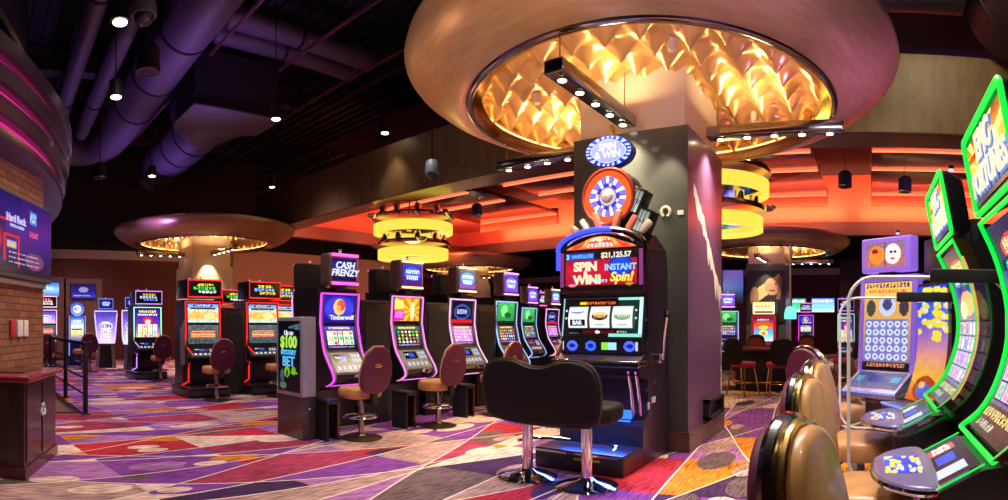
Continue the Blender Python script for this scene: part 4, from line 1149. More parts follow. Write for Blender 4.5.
# small blue round-topped machine and one at the far left
r = root('slot_machine', 'small blue slot machine with a round topper against the far left wall', 'slot machine', (-19.3, 3.5, 0), FA, GW)
MB().box(-.28, .28, .1, .6, 0, 1.7).build('cabinet', mat('blue_black_plastic', (.02, .03, .12), .3), r)
im = vgrad(40, 24, (.3, .4, .9), (.8, .9, .9), (.9, .8, .5), (.1, .2, .7)); words(im, .2, .8, .1, .2, (1, 1, 1), RNG); rect_(im, .1, .9, .45, .5, (.05, .05, .3))
pix('display', speck(im, RNG, .15), flat(-.23, .23, .8, 1.66, .09), r)
MB().cyl((0, .1, 1.95), .26, .2, 24, axis='y').build('topper', mat('blue_plastic', (.05, .1, .5), .3), r)
im = vgrad(24, 24, (.2, .3, .9), (.5, .6, 1)); disc_(im, .5, .5, .3, .3, (.9, .9, 1)); words(im, .3, .7, .4, .6, (.2, .2, .8), RNG)
pix('topper_display', im, lambda u, v: ((2*u-1)*.24*math.sqrt(max(0, 1-(2*v-1)**2*.98)), .09, 1.95+.24*(2*v-1)), r)
MB().box(-.02, .3, -.02, .2, .0, .1).build('foot_plate', BLACK, r)
MB().tube([(-.28, .08, .3), (-.28, .08, 1.7), (.28, .08, 1.7), (.28, .08, .3)], .015, 6).build('neon_edge', glow('blue_trim_glow', (.2, .3, 1), 1.5), r)
p = P(45, 330, d=17.5)
box_slot('slot_machine', 'pink-white slot machine seen just right of the brick pier', (1, .5, .8), (1, .6, .8), im_top3((1, .4, .5), (1, .8, .8), (1, 1, 1)), im_fig((1, .7, .8)), im_lines((.9, .2, .4)), GW, seed=9, plat=False).location = (p.x, p.y, 0)
for o in COL.objects:
    if o.get('label', '').startswith('pink-white slot'): o.rotation_euler = (0, 0, FA)
p = P(90, 367, d=17.2); place_chair(p.x, p.y, face(-1, .2), 'burgundy chair seen through the railing at the violet-white machine', 'chairs at the left machines')
p = P(82, 364, d=18); place_chair(p.x, p.y, face(-.9, -.4), 'burgundy chair partly behind another at the blue round-topped machine', 'chairs at the left machines')
p = P(46, 362, d=16); place_chair(p.x, p.y, face(-1, 0), 'dark chair behind the railing beside the brick pier', 'chairs at the left machines')
# wall televisions on the maroon wall
def tv(lab, loc, rz, w, h, im, grp, z, frame=True):
    r = root('wall_television', lab, 'television', loc, rz, grp)
    MB().rbox(-w/2, w/2, -.06, 0, z-h/2, z+h/2, .01, axis='y').build('casing', MATTE, r)
    pix('display', im, flat(-w/2+.03, w/2-.03, z-h/2+.03, z+h/2-.03, -.064), r)
    if frame: MB().box(-w/2-.25, w/2+.25, .0, .02, .1, z+h/2+.2).build('backing_panel', mat('tan_wall_panel', (.3, .18, .14), .6), r)
    return r
im = vgrad(24, 40, (.08, .05, .3), (.15, .1, .4), (.2, .2, .7)); disc_(im, .5, .4, .2, .2, (.5, .5, .7)); words(im, .1, .8, .8, .88, (.6, .6, 1), RNG)
tv('wall television above the violet-white neon machines', (A0+.03, 4.28, 0), FA, 1.05, .6, im, 'televisions on the maroon wall', 2.75)
im = vgrad(24, 40, (.2, .4, .8), (.6, .8, .9), (.3, .4, .7)); words(im, .1, .8, .3, .5, (.9, .95, 1), RNG)
p = P(46, 290, d=22.5); tv('wall television just right of the brick pier', (A0+.03, p.y, 0), FA, 1.1, .62, im, 'televisions on the maroon wall', 2.8)

# ------------------------------------------------------------------ big three-reel machine
r = root('reel_slot_machine', 'big three-reel slot machine with a spinning-wheel topper and side lever in front of the column', 'slot machine', (-2.67, 5.2, 0), 0)
side = [(.0, 0), (.0, .45), (.12, .5), (.12, .84), (-.1, .9), (-.12, 1.02), (.04, 1.12), (.1, 1.66), (.07, 1.72), (.07, 2.2), (.3, 2.34), (.64, 2.2), (.68, 2.0), (.68, 0)]
MB().prism(side, -.48, .48, 'x').build('cabinet', mat('dark_violet_cabinet', (.03, .018, .04), .35, .2, coat=.4), r)
for s in (-1, 1):
    MB().tube([(s*.47, -.005+.0, .5), (s*.47, .03, .52)], .01, 6)
MB().rbox(-.5, .5, -.16, .05, .98, 1.05, .015).build('deck_shelf', DCHROME, r)
# chrome uprights and blue ledge
for x in (.36, .44): MB().tube([(x, .02, .5), (x, -.03, .75), (x, -.1, .95)], .016, 8).build('chrome_upright', CHROME, r)
MB().add([(-.46, -.02, .43), (.34, -.02, .43), (.34, .11, .53), (-.46, .11, .53)], [(0, 1, 2, 3)]).build('blue_light_ledge', glow('blue_ledge_glow', (.02, .12, 1), 2.2), r)
light('ledge_glow', 'AREA', (-2.7, 5.1, .5), 14, (.05, .15, 1), (-2.7, 4.6, 0), size=.8, sizey=.1)
MB().box(-.48, .48, -.012, 0, .04, .42).build('lower_door', BLACK, r)
im = vgrad(20, 70, (.02, .02, .06), (.05, .05, .12))
for x0, c0 in [(.08, (.3, .4, 1)), (.32, (.2, .4, 1)), (.8, (.3, .4, 1))]: disc_(im, x0+.06, .5, .07, .35, c0); disc_(im, x0+.06, .5, .04, .15, (.05, .1, .6))
rect_(im, .52, .6, .25, .75, (.5, .8, .3)); rect_(im, .6, .7, .25, .75, (.6, .8, .9)); rect_(im, .02, .04, .2, .8, (.7, .7, .8)); rect_(im, .94, .97, .2, .8, (.7, .7, .8))
bp_ = MB().rbox(-.47, .47, .0, .08, 1.1, 1.27, .01, axis='y').build('button_panel', MATTE, r)
pix('button', im, flat(-.46, .46, 1.11, 1.26, -.006), bp_)
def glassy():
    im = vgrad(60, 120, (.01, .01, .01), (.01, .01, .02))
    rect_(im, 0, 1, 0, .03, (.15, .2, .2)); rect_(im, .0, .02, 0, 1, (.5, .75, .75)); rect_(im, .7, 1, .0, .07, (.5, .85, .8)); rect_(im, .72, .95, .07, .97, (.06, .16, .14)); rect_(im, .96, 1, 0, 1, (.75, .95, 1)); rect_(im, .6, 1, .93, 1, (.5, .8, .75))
    rect_(im, .22, .3, .11, .17, (.9, .8, .1)); words(im, .31, .68, .11, .18, (1, .4, .1), RNG)
    for k in range(3):
        for q in range(2): rect_(im, .035, .065, .3+.2*q, .36+.2*q, (.7, .8, .8)); rect_(im, .915, .94, .3+.2*q, .36+.2*q, (.6, .8, .8))
    rect_(im, .28, .68, .84, .92, (.3, .02, .05)); disc_(im, .46, .88, .03, .04, (1, .9, .9)); words(im, .1, .22, .9, .93, (.5, .5, .5), RNG); words(im, .7, .82, .86, .9, (.6, .7, .7), RNG)
    return im
gf = flat(-.46, .46, 1.28, 1.68, -.0, .055)
fr_ = MB().add([(-.48, -.0, 1.27), (.48, -.0, 1.27), (.48, .06, 1.69), (-.48, .06, 1.69), (-.48, .1, 1.27), (.48, .1, 1.27), (.48, .12, 1.69), (-.48, .12, 1.69)], [(0, 1, 2, 3), (0, 4, 5, 1), (3, 2, 6, 7), (1, 5, 6, 2), (0, 3, 7, 4)]).build('reel_glass_frame', BLACK, r)
pix('reel_glass', glassy(), lambda u, v: (gf(u, v)[0], gf(u, v)[1]-.006, gf(u, v)[2]), fr_)
for k in range(3):
    im = vgrad(40, 44, (.75, .78, .8), (1, 1, 1), (.8, .82, .85))
    if k == 0:
        disc_(im, .45, .22, .35, .1, (.2, .3, .8)); disc_(im, .45, .18, .34, .08, (.95, .95, .95)); rect_(im, .1, .9, .62, .9, (.05, .05, .06))
    else:
        disc_(im, .5, .45, .42, .2, (.15, .13, .1) if k == 1 else (.5, .6, .5)); disc_(im, .5, .38, .36, .14, (.85, .75, .5) if k == 1 else (.8, .85, .75)); words(im, .2, .8, .42, .56, (.6, .4, .15) if k == 1 else (.4, .5, .4), RNG); rect_(im, .25, .75, .84, .88, (.6, .6, .6))
    x0 = -.37+.255*k
    rf = lambda u, v, x0=x0: (x0+.225*u, .035*(1-(2*v-1)**2)*-.6+.0+.03*v-.012, 1.37+.22*v)
    ro = pix('reel', im, rf, r)
    if k == 0: text('BAR', .06, WTXT, ro, (x0+.11, -.03, 1.423), bold=.002)
# upper glass
MB().rbox(-.49, .49, .0, .1, 1.73, 2.2, .02, axis='y').build('top_glass_frame', mat('dark_bronze_frame', (.08, .04, .05), .25, .7), r)
im = vgrad(60, 104, (.55, .02, .15), (.75, .08, .2), (.6, .02, .12)); rect_(im, 0, 1, 0, .2, (.03, .02, .08)); rect_(im, .02, .42, .02, .19, (.1, .3, .8)); words(im, .1, .4, .05, .16, (.4, .7, 1), RNG)
disc_(im, .78, .42, .17, .32, (.05, .15, .6)); disc_(im, .78, .42, .14, .26, (.1, .25, .8)); rect_(im, 0, 1, .92, 1, (.02, .02, .04))
for q in range(60):
    im[RNG.integers(14, 54), RNG.integers(0, 60)] = (.9, .2, .4)
disc_(im, .1, .91, .06, .04, (.9, .5, .6)); disc_(im, .9, .9, .05, .05, (.7, .5, .1)); words(im, .3, .6, .78, .86, (.6, .8, 1), RNG)
tg = pix('top_glass', im, flat(-.41, .41, 1.78, 2.15, -.006), r)
CRM = glow('cream_letter_glow', (1, .88, .6), .95); SKY = glow('sky_letter_glow', (.3, .6, 1), 1.0); YEL = glow('yellow_letter_glow', (1, .8, .1), 1)
text('SPIN', .125, CRM, tg, (-.17, -.012, 2.0), bold=.006, sx=1.1)
text('&', .07, CRM, tg, (-.17, -.012, 1.935), bold=.003)
text('WIN!', .125, CRM, tg, (-.15, -.012, 1.865), bold=.006, sx=1.1)
text('INSTANT', .085, SKY, tg, (.23, -.014, 1.985), bold=.003)
text('Spin!', .13, YEL, tg, (.24, -.014, 1.885), shear=.25, bold=.004)
text('$21,125.57', .075, CRM, tg, (.18, -.012, 2.11), bold=.002)
text('3', .07, SKY, tg, (-.38, -.012, 2.11), bold=.004)
for s in (-1, 1):
    MB().box(s*.455-.02, s*.455+.02, -.01, 0, 1.8, 2.16).build('side_strip', glow('plum_strip_glow', (.35, .05, .3), .6), r)
# arch
ar = []
for k in range(25):
    t = PI*k/24; ar.append((-.49*math.cos(t), 2.17+.2*math.sin(t)))
MB().prism(ar, .0, .5, 'y').build('arch_hood', BLACK, r)
im = vgrad(24, 70, (.95, .5, .1), (1, .75, .4), (.9, .3, .2))
for q in range(4): disc_(im, .14+.24*q, .5, .09, .4, (.9, .15, .15), .8)
words(im, .3, .7, .1, .4, (1, .95, .9), RNG); words(im, .3, .7, .55, .9, (1, .95, .9), RNG)
pix('arch_display', im, lambda u, v: ((2*u-1)*.40*(1-.45*v**2), -.006, 2.185+.125*v*math.sqrt(max(.0, 1-(2*u-1)**2*.8))), r)
MB().tube([(-.5, -.005, 1.98), (-.5, -.005, 2.17)]+[(x*1.03, -.01, z+.015) for x, z in ar[:15]], .026, 8).build('blue_neon_arch', glow('deep_blue_neon', (.03, .06, 1), 1.8), r)
MB().tube([(x*.9, -.012, z-.03) for x, z in ar[4:21]], .012, 6).build('chrome_arch', CHROME, r)
MB().tube([(x*1.03, -.01, z+.015) for x, z in ar[14:]]+[(.5, -.005, 2.0)], .022, 8).build('black_arch_rim', DCHROME, r)
# wheel topper
WX, WZ = .06, 2.72
wd_ = MB().cyl((WX, .06, WZ), .3, .26, 48, axis='y').build('wheel_drum', MATTE, r)
MB().tube([(WX+.285*math.cos(2*PI*k/48), .05, WZ+.285*math.sin(2*PI*k/48)) for k in range(48)], .02, 8, closed=True).build('wheel_rim', mat('orange_red_enamel', (.45, .06, .05), .3, .3, coat=.6), wd_)
im = np.zeros((96, 96, 3)); y_, x_ = np.mgrid[0:96, 0:96]; rx = (x_-47.5)/47.5; ry = (y_-47.5)/47.5; rad = np.hypot(rx, ry); an = np.arctan2(ry, rx)
im[:] = (.95, .5, .25); lf = rx < .1
im[(rad > .78)] = (.95, .35, .15)
seg = (np.floor((an+PI)/(2*PI)*22)).astype(int)
ringm = (rad < .8) & (rad > .52); im[ringm] = (.98, .95, 1); im[ringm & (seg % 2 == 0)] = (.5, .45, 1)
gap_ = np.abs(((an+PI)/(2*PI)*22) % 1-.5) > .42; im[ringm & gap_] = (.2, .1, .5)
im[(rad < .52)] = (.2, .2, .7); im[(rad < .52) & (rad > .4) & (seg % 3 == 0)] = (.9, .8, .9); im[(rad < .36)] = (.75, .7, .75); im[(rad < .3) & (rx+ry < 0)] = (.95, .85, .8); disc_(im, .42, .47, .08, .07, (.9, .25, .15)); im[(rad < .2) & (ry > .05)] = (.3, .3, .35)
pix('wheel_face', im, lambda u, v: (WX+(2*u-1)*.265*math.sqrt(max(0, 1-(2*v-1)**2*.5)), .045, WZ+(2*v-1)*.265*math.sqrt(max(0, 1-(2*u-1)**2*.5))), wd_)
MB().lathe([(0, 0), (.07, 0), (.05, .03), (0, .045)], n=20).build('wheel_hub', mat('pearl_plastic', (.7, .62, .6), .3, coat=.5), wd_, loc=(WX, .035, WZ), rot=(PI/2, 0, 0))
for s in (-1, 1):
    for k in range(3):
        a = R(24+20*k)
        b2 = MB(); b2.T = Matrix.Translation((WX+s*.13*(k+.6), .04+.03*k, 2.36-.01*k)) @ Matrix.Rotation(s*a*.75, 4, 'Y')
        b2.rbox(-.035, .035, -.035, .035, .0, .22-.03*k, .02); b2.build('coral_flame_bar', CORAL if (k+s) % 3 else mat('cream_plastic', (.8, .7, .6), .4), r)
for k in range(2):
    b3 = MB(); b3.T = Matrix.Translation((WX+.29+.05*k, .14+.05*k, 2.66-.2*k)) @ Matrix.Rotation(R(25), 4, 'Y')
    b3.rbox(-.08, .08, -.06, .14, -.14, .14, .015); bo_ = b3.build('mini_reel_box', BLACK, r)
    im = vgrad(20, 14, (.6, .65, .6), (.9, .9, .85)); rect_(im, .3, .36, 0, 1, (.1, .2, .2)); rect_(im, .65, .7, 0, 1, (.1, .2, .2)); words(im, .05, .95, .4, .6, (.2, .2, .3), RNG)
    T3 = b3.T.copy(); pix('mini_reel', im, lambda u, v: tuple(T3 @ Vector((-.06+.12*u, -.065, -.11+.22*v))), bo_, SCRD)
MB().tube([(WX-.1, .12, 2.2), (WX-.06, .14, 2.6)], .03, 8).tube([(WX+.12, .12, 2.2), (WX+.06, .14, 2.6)], .03, 8).build('wheel_mount', CHROME, r)
bd = MB(); bd.T = Matrix.Translation((WX, .12, 3.19)) @ Matrix.Rotation(R(4), 4, 'Y')
ov = [(.27*math.cos(2*PI*k/40), .165*math.sin(2*PI*k/40)) for k in range(40)]
bd.slab(ov, -.06, .06, .02, 'y'); bs = bd.build('oval_sign', mat('deep_blue_plastic', (.02, .04, .3), .3), r)
im = np.zeros((40, 64, 3)); im[:] = (.9, .9, 1); y_, x_ = np.mgrid[0:40, 0:64]; rr_ = np.hypot((x_-31.5)/32, (y_-19.5)/20); im[rr_ > .8] = (.1, .15, .9); sg = (np.floor((np.arctan2((y_-19.5)/20, (x_-31.5)/32)+PI)*7)).astype(int); im[(rr_ > .86) & (sg % 2 == 0)] = (.7, .85, 1); im[rr_ < .76] = (.65, .65, 1)
pix('oval_display', im, lambda u, v: tuple(bd.T @ Vector(((2*u-1)*.26*math.sqrt(max(0, 1-(2*v-1)**2*.5)), -.066, (2*v-1)*.155*math.sqrt(max(0, 1-(2*u-1)**2*.5))))), bs)
text('SPIN\n& WIN', .1, WTXT, bs, (WX, .04, 3.19), name='lettering', bold=.003)
MB().tube([(WX+.02, .12, 3.0), (WX, .12, 3.06)], .03, 8).tube([(WX+.02, .12, 3.34), (WX+.02, .12, 3.46)], .035, 8).build('gold_finial', GOLDM, r)
# lever
lv = MB().rbox(.48, .54, .3, .4, 1.0, 1.1, .01).tube([(.55, .35, 1.04), (.57, .33, 1.25), (.62, .28, 1.48)], .016, 8).build('lever_arm', CHROME, r)
MB().lathe([(0, -.04), (.028, -.03), (.04, 0), (.028, .03), (0, .04)], c=(.62, .28, 1.51), n=16).build('lever_knob', BLACK, lv)
for y, z in [(.08, 1.45), (.08, 1.2), (.3, .8), (.08, .75)]: MB().cyl((.48, y, z), .012, .012, 8, axis='x').build('side_rivet', CHROME, r)
MB().box(.48, .49, .2, .3, .6, .66).box(.48, .49, .1, .14, .55, .62).build('side_sticker', WHITE, r)
# platform under the bench
r = root('foot_platform', 'low black footrest platform glowing blue at the foot of the big reel machine', 'platform', (-2.66, 4.94, 0), 0)
MB().rbox(-.48, .48, -.24, .23, 0, .2, .012).build('body', BLACK, r)
MB().box(-.47, .47, -.25, -.235, .165, .185).build('metal_nosing', CHROME, r)
MB().box(-.04, .24, -.246, -.241, .12, .14).build('yellow_stripe', mat('yellow_print', (.7, .6, .02), .5), r)
light('platform_blue', 'AREA', (-2.5, 5.05, .42), 8, (.05, .12, 1), (-2.5, 4.9, .2), size=.6, sizey=.1)

# ------------------------------------------------------------------ right bank: green neon sweeping cabinets
def g_top(h, w):
    im = vgrad(h, w, (.5, .25, .1), (1, .6, .1), (1, .75, .3), (.5, .15, .3), (.05, .05, .2))
    y, x = np.mgrid[0:h, 0:w]; a = np.arctan2(y/h-.5, x/w-.3); im[(np.sin(a*12) > .3) & (y/h < .8)] = (1, .9, .5)
    disc_(im, .55, .4, .3, .25, (1, .95, .8), .6); rect_(im, 0, .35, .2, .3, (.6, .1, .05))
    return speck(im, RNG, .07)
def g_main(h, w, seed):
    rg = np.random.default_rng(seed)
    im = vgrad(h, w, (.15, .05, .3), (.3, .2, .6), (.6, .5, .5), (.5, .4, .6), (.3, .2, .4))
    rect_(im, 0, 1, 0, .22, (.1, .03, .25)); disc_(im, .55, .12, .38, .06, (.9, .2, .2)); words(im, .25, .85, .09, .15, (1, .9, .6), rg)
    disc_(im, .3, .2, .16, .03, (.1, .6, .8)); disc_(im, .72, .2, .16, .03, (.2, .8, .3)); words(im, .2, .4, .19, .21, (1, 1, 1), rg); words(im, .62, .82, .19, .21, (1, 1, 1), rg)
    disc_(im, .6, .34, .35, .08, (.9, .7, .4)); disc_(im, .35, .38, .2, .06, (.9, .9, .6)); 
    reels(im, .05, .95, .45, .84, 5, 4, (.75, .7, .8), PALS['pink'] + PALS['mix'], rg, .15)
    rect_(im, 0, 1, .86, 1, (.25, .18, .1)); words(im, .05, .95, .88, .92, (.9, .8, .5), rg); words(im, .1, .5, .94, .98, (.7, .7, .6), rg)
    return speck(im, rg, .06)
def im_coins(h, w):
    rg = np.random.default_rng(9); im = vgrad(h, w, (.1, .2, .8), (.15, .3, .9))
    for q in range(26): disc_(im, rg.random(), rg.random(), .1, .07, (1, .85, .15))
    for q in range(10): disc_(im, rg.random(), rg.random(), .08, .05, (.95, .95, 1))
    return im
GNE = glow('green_neon', (.0, .9, .06), 1.0)
def green_slot(label, seed):
    rng = np.random.default_rng(seed)
    r = root('slot_machine', label, 'slot machine', group='green neon machines at right')
    prof = smooth_line([(-.07, .88), (.04, .96), (.12, 1.1), (.18, 1.3), (.18, 1.5), (.12, 1.74), (.03, 1.92)], 2)
    at = curve_face(prof, 1); W = .40
    body = [(.16, 0), (.16, .7)]+[(y+.02, z-.01) for y, z in prof]+[(.35, 1.93), (.55, 1.6), (.55, 0)]
    MB().prism(body, -W, W, 'x').build('cabinet', BLACK, r)
    MB().prism([(y-.035, z+.01) for y, z in prof]+[(y+.05, z) for y, z in reversed(prof)], -W-.015, -W, 'x').prism([(y-.035, z+.01) for y, z in prof]+[(y+.05, z) for y, z in reversed(prof)], W, W+.015, 'x').build('side_fin', mat('dark_amber_trim', (.2, .1, .03), .2, .8), r)
    pts = [(-W+.01, at(k/20)[0]-.03, at(k/20)[1]) for k in range(21)]+[(W-.01, at(k/20)[0]-.03, at(k/20)[1]) for k in range(20, -1, -1)]
    MB().tube(pts, .013, 8, closed=True).build('neon_edge', GNE, r)
    MB().tube([(W+.02, at(k/20)[0]-.03, at(k/20)[1]) for k in range(2, 19)], .008, 6).build('amber_edge', glow('amber_edge_glow', (1, .5, .1), .8), r)
    iw = W-.045
    pix('display', g_main(110, 56, seed), lambda u, v: (-iw+2*iw*u, at(.03+.94*v)[0]-.022, at(.03+.94*v)[1]), r)
    # tilted topper
    t = root('topper', None, None); t.parent = r; t.location = (0, 0, 0)
    def tp(x, y, z): return (x, .0-.2*(z-1.97)+y, z)
    tb = MB(); Z0, Z1 = 1.955, 2.34
    ro_ = rrect(-.42, .42, Z0, Z1, .03)
    tb.loft([[tp(x, 0, z) for x, z in ro_], [tp(x*.98, .04, z) for x, z in ro_], [tp(x*.8, .13, Z0+.04+(z-Z0)*.8) for x, z in ro_]])
    bpy.data.objects.remove(t)
    t = tb.build('topper', BLACK, r)
    MB().tube([tp(x*.98, -.012, Z0+.008+(z-Z0)*.97) for x, z in ro_], .014, 8, closed=True).build('topper_neon', GNE, t)
    pix('topper_display', g_top(40, 64), lambda u, v: tp(-.375+.75*u, -.008, Z0+.045+(Z1-Z0-.09)*v), t)
    text('EPIC', .16, CRM, t, tp(0.0, -.018, 2.225), rot=(PI/2+.2, 0, 0), shear=.12, bold=.005)
    text('EPIC', .16, glow('blue_letter_shadow', (.1, .25, .8), .8), t, tp(0.008, -.012, 2.218), rot=(PI/2+.2, 0, 0), shear=.12, bold=.012)
    text('FORTUNES', .15, CRM, t, tp(0, -.018, 2.085), rot=(PI/2+.2, 0, 0), shear=.12, bold=.004, sx=.95)
    text('FORTUNES', .15, MATS['blue_letter_shadow'], t, tp(0.008, -.012, 2.078), rot=(PI/2+.2, 0, 0), shear=.12, bold=.01, sx=.95)
    candle(t, .3, -.0, 2.33, (.9, .9, .9))
    MB().tube([(-.1, .2, 1.9), (-.1, .2, 2.1)], .05, 8).tube([(.1, .2, 1.9), (.1, .2, 2.1)], .05, 8).build('topper_mount', MATTE, r)
    # player panel, armrest deck
    MB().prism([(-.12, .84), (-.34, .74), (-.34, .62), (.16, .5), (.16, .86)], -.34, .34, 'x').build('console', BLACK, r)
    im = vgrad(20, 40, (.05, .05, .12), (.02, .02, .05)); rect_(im, .12, .3, .2, .8, (.7, .35, .3)); rect_(im, .72, .9, .2, .8, (.75, .8, .9)); rect_(im, .38, .6, .3, .7, (.1, .3, .8)); words(im, .12, .3, .3, .7, (1, 1, 1), rng)
    pix('player_display', im, lambda u, v: (-.3+.6*u, -.33+.2*v, .76+.095*v), r)
    MB().tube([(-.33, -.12, .86), (-.33, -.345, .75), (.33, -.345, .75), (.33, -.12, .86)], .004, 6).build('green_pinstripe', GNE, r)
    arm = smooth_poly([(-.36, -.28), (.36, -.28), (.38, -.38), (.22, -.53), (0, -.56), (-.22, -.53), (-.38, -.38)], 2)
    dk = MB().slab(arm, .745, .79, .02).build('button_deck', mat('lilac_grey_deck', (.24, .2, .4), .3, .3, coat=.4), r)
    MB().tube([(x, y, .765) for x, y in arm], .014, 6, closed=True).build('chrome_rim', CHROME, dk)
    pix('deck_display', im_coins(28, 36), lambda u, v: (-.14+.3*u, -.5+.16*v, .7925), dk)
    return r
FN = face(-1, 0)
g2 = green_slot('green neon curved slot machine with its whole topper visible, second from right edge', 21)
g2.location = (.5, 3.83, 0); g2.rotation_euler = (0, 0, FN)
g1 = dup(g2, (.56, 2.5, 0), FN, 'green neon curved slot machine cut off by the right edge, nearest to the viewer')
# sunset and coin column display machine
r = root('slot_machine', 'slot machine with tall screen of gold coins over an orange sunset', 'slot machine', (.52, 5.05, 0), face(-.926, -.382), 'right bank')
r['group'] = 'screens behind the green machines'
rng = np.random.default_rng(31)
im = vgrad(90, 36, (.1, .25, .85), (.15, .35, .9), (.6, .4, .8), (.95, .6, .5), (1, .75, .2), (.9, .4, .1))
for q in range(34): disc_(im, rng.random(), .45*rng.random()**.8, .13, .026, (1, .9, .2))
for q in range(14): disc_(im, rng.random(), .4*rng.random(), .06, .015, (.9, .95, 1))
disc_(im, .5, .88, .36, .11, (.7, .25, .1)); disc_(im, .5, .9, .24, .07, (.3, .4, .8)); disc_(im, .4, .85, .1, .03, (1, .8, .5))
MB().prism([(.05, 0), (.05, 1.78), (.45, 1.78), (.45, 0)], -.31, .31, 'x').build('cabinet', BLACK, r)
pf = curve_face(smooth_line([(-.1, .72), (.0, .95), (.05, 1.3), (.03, 1.75)], 2), 1)
pix('display', im, lambda u, v: (-.28+.56*u, pf(v)[0]-.01, pf(v)[1]), r)
MB().rbox(-.26, .26, -.35, .0, .66, .71, .012).build('button_deck', MATS['lilac_grey_deck'], r)
MB().tube([(-.26, -.35, .7), (.26, -.35, .7)], .012, 6).build('blue_edge', glow('blue_trim_glow', (.2, .3, 1), 1.5), r)
MB().rbox(-.3, .3, .1, .3, 1.85, 2.2, .02, axis='y').box(-.05, .05, .15, .25, 1.75, 1.87).build('topper', BLACK, r)
# purple framed tall machine facing the viewer
r = root('slot_machine', 'lilac-framed tall slot machine with a two-faced topper picture, left of the green machines', 'slot machine', (.16, 5.72, 0), face(-.637, -.771), 'screens behind the green machines')
LIL = mat('lilac_lit_frame', (.35, .2, .7), .3, .3, emit=(.35, .16, .9), es=.55)
MB().prism([(.05, 0), (.05, .7), (-.02, .95), (.05, 1.85), (.5, 1.85), (.5, 0)], -.32, .32, 'x').build('cabinet', BLACK, r)
fr = MB(); a_ = lambda z: .0+.06*(z-.95)
for s in (-1, 1): fr.loft([[(s*.31, a_(z)-.05, z), (s*.36, a_(z)-.03, z), (s*.36, a_(z)+.06, z), (s*.31, a_(z)+.06, z)] for z in (.82, 1.2, 1.86)])
fr.box(-.36, .36, a_(1.86)-.04, a_(1.86)+.1, 1.84, 1.9); fr.build('frame', LIL, r)
im = vgrad(90, 56, (1, .8, .3), (.95, .7, .4), (.5, .45, .5)); words(im, .05, .95, .02, .07, (.4, .1, .5), RNG); words(im, .1, .9, .09, .13, (1, .3, .3), RNG)
disc_(im, .5, .28, .18, .12, (.85, .88, 1)); disc_(im, .5, .26, .1, .07, (.3, .3, .5)); disc_(im, .15, .3, .1, .1, (.3, .3, .3)); disc_(im, .85, .3, .1, .1, (.3, .25, .3))
rect_(im, .04, .96, .44, .93, (.5, .5, .8))
for i in range(6):
    for j in range(5): disc_(im, .12+.152*i, .49+.095*j, .062, .04, (.92, .94, 1)); disc_(im, .12+.152*i, .49+.095*j, .025, .015, (.4, .4, .6))
rect_(im, 0, 1, .94, 1, (.1, .03, .1)); words(im, .1, .9, .95, .99, (1, .6, .4), RNG)
pix('display', speck(im, RNG, .05), lambda u, v: (-.3+.6*u, a_(.97+.86*v)-.03, .97+.86*v), r)
dk = MB().add([(-.33, -.3, .76), (.33, -.3, .76), (.34, -.03, .94), (-.34, -.03, .94), (-.33, -.3, .7), (.33, -.3, .7), (.34, .05, .8), (-.34, .05, .8)], [(0, 1, 2, 3), (4, 7, 6, 5), (0, 4, 5, 1), (1, 5, 6, 2), (3, 2, 6, 7), (0, 3, 7, 4)]).build('button_deck', mat('pale_lilac_deck', (.4, .35, .65), .25, .5), r)
MB().tube([(-.33, -.3, .75), (.33, -.3, .75)], .012, 6).build('blue_edge', MATS['blue_trim_glow'], dk)
im = vgrad(12, 40, (.2, .3, .6), (.5, .55, .8)); rect_(im, .3, .6, .2, .6, (.1, .2, .8)); rect_(im, .05, .2, .3, .6, (.2, .8, 1)); rect_(im, .78, .95, .3, .6, (.2, .8, 1))
pix('deck_display', im, lambda u, v: (-.3+.6*u, -.26+.2*v, .79+.135*v), dk, SCRD)
t = MB().rbox(-.31, .31, -.03, .12, 1.93, 2.28, .02, axis='y').build('topper', LIL, r)
im = vgrad(32, 48, (.5, .4, .5), (.7, .4, .4)); disc_(im, .3, .5, .2, .38, (.9, .5, .2)); disc_(im, .25, .35, .08, .1, (.6, .1, .1)); disc_(im, .7, .5, .2, .4, (.9, .85, .85)); disc_(im, .66, .42, .04, .05, (.1, .1, .2)); disc_(im, .76, .42, .04, .05, (.1, .1, .2)); rect_(im, .5, .53, 0, 1, (.2, .1, .3)); disc_(im, .7, .68, .06, .04, (.7, .2, .2))
pix('topper_display', speck(im, RNG, .08), flat(-.25, .25, 1.98, 2.23, -.034), t)
MB().box(-.1, .1, .0, .1, 1.88, 1.98).build('topper_neck', BLACK, r); candle(r, .1, .05, 2.28, (.9, .9, 1))
sb = MB().prism([(.0, .0), (.4, 0), (.4, 1.75), (.05, 1.75)], .36, .40, 'x').build('side_wing', LIL, r)

def divider(lab, y, a0, a1, z0, z1, s=1):
    r = root('acrylic_divider', lab, 'divider', (0, y, 0), 0, 'clear acrylic dividers between machines')
    o_ = rrect(a0, a1, z0, z1, .14, 8)
    MB().prism(o_, -.005, .005, 'y').build('panel', ACRY, r)
    L_ = [(x, z) for x, z in o_]
    MB().tube([(x, 0, z) for x, z in L_], .011, 6, closed=True).build('polished_edge', ACRE, r)
    MB().rbox(a0+.44, a1+.3, -.02, .02, z1-.03, z1+.045, .006).rbox(a0+.44, a1+.3, -.02, .02, z0-.03, z0+.03, .006).build('clamp_bar', MATTE, r)
    MB().box(a1-.12, a1-.08, -.02, .02, 0, z0+.02).build('support_post', MATTE, r)
    return r
divider('clear acrylic divider between the two green neon machines, nearest the viewer', 3.08, -.12, .75, .53, 1.66)
divider('clear acrylic divider between the green neon and coin-screen machines', 4.42, -.24, .7, .6, 1.61)

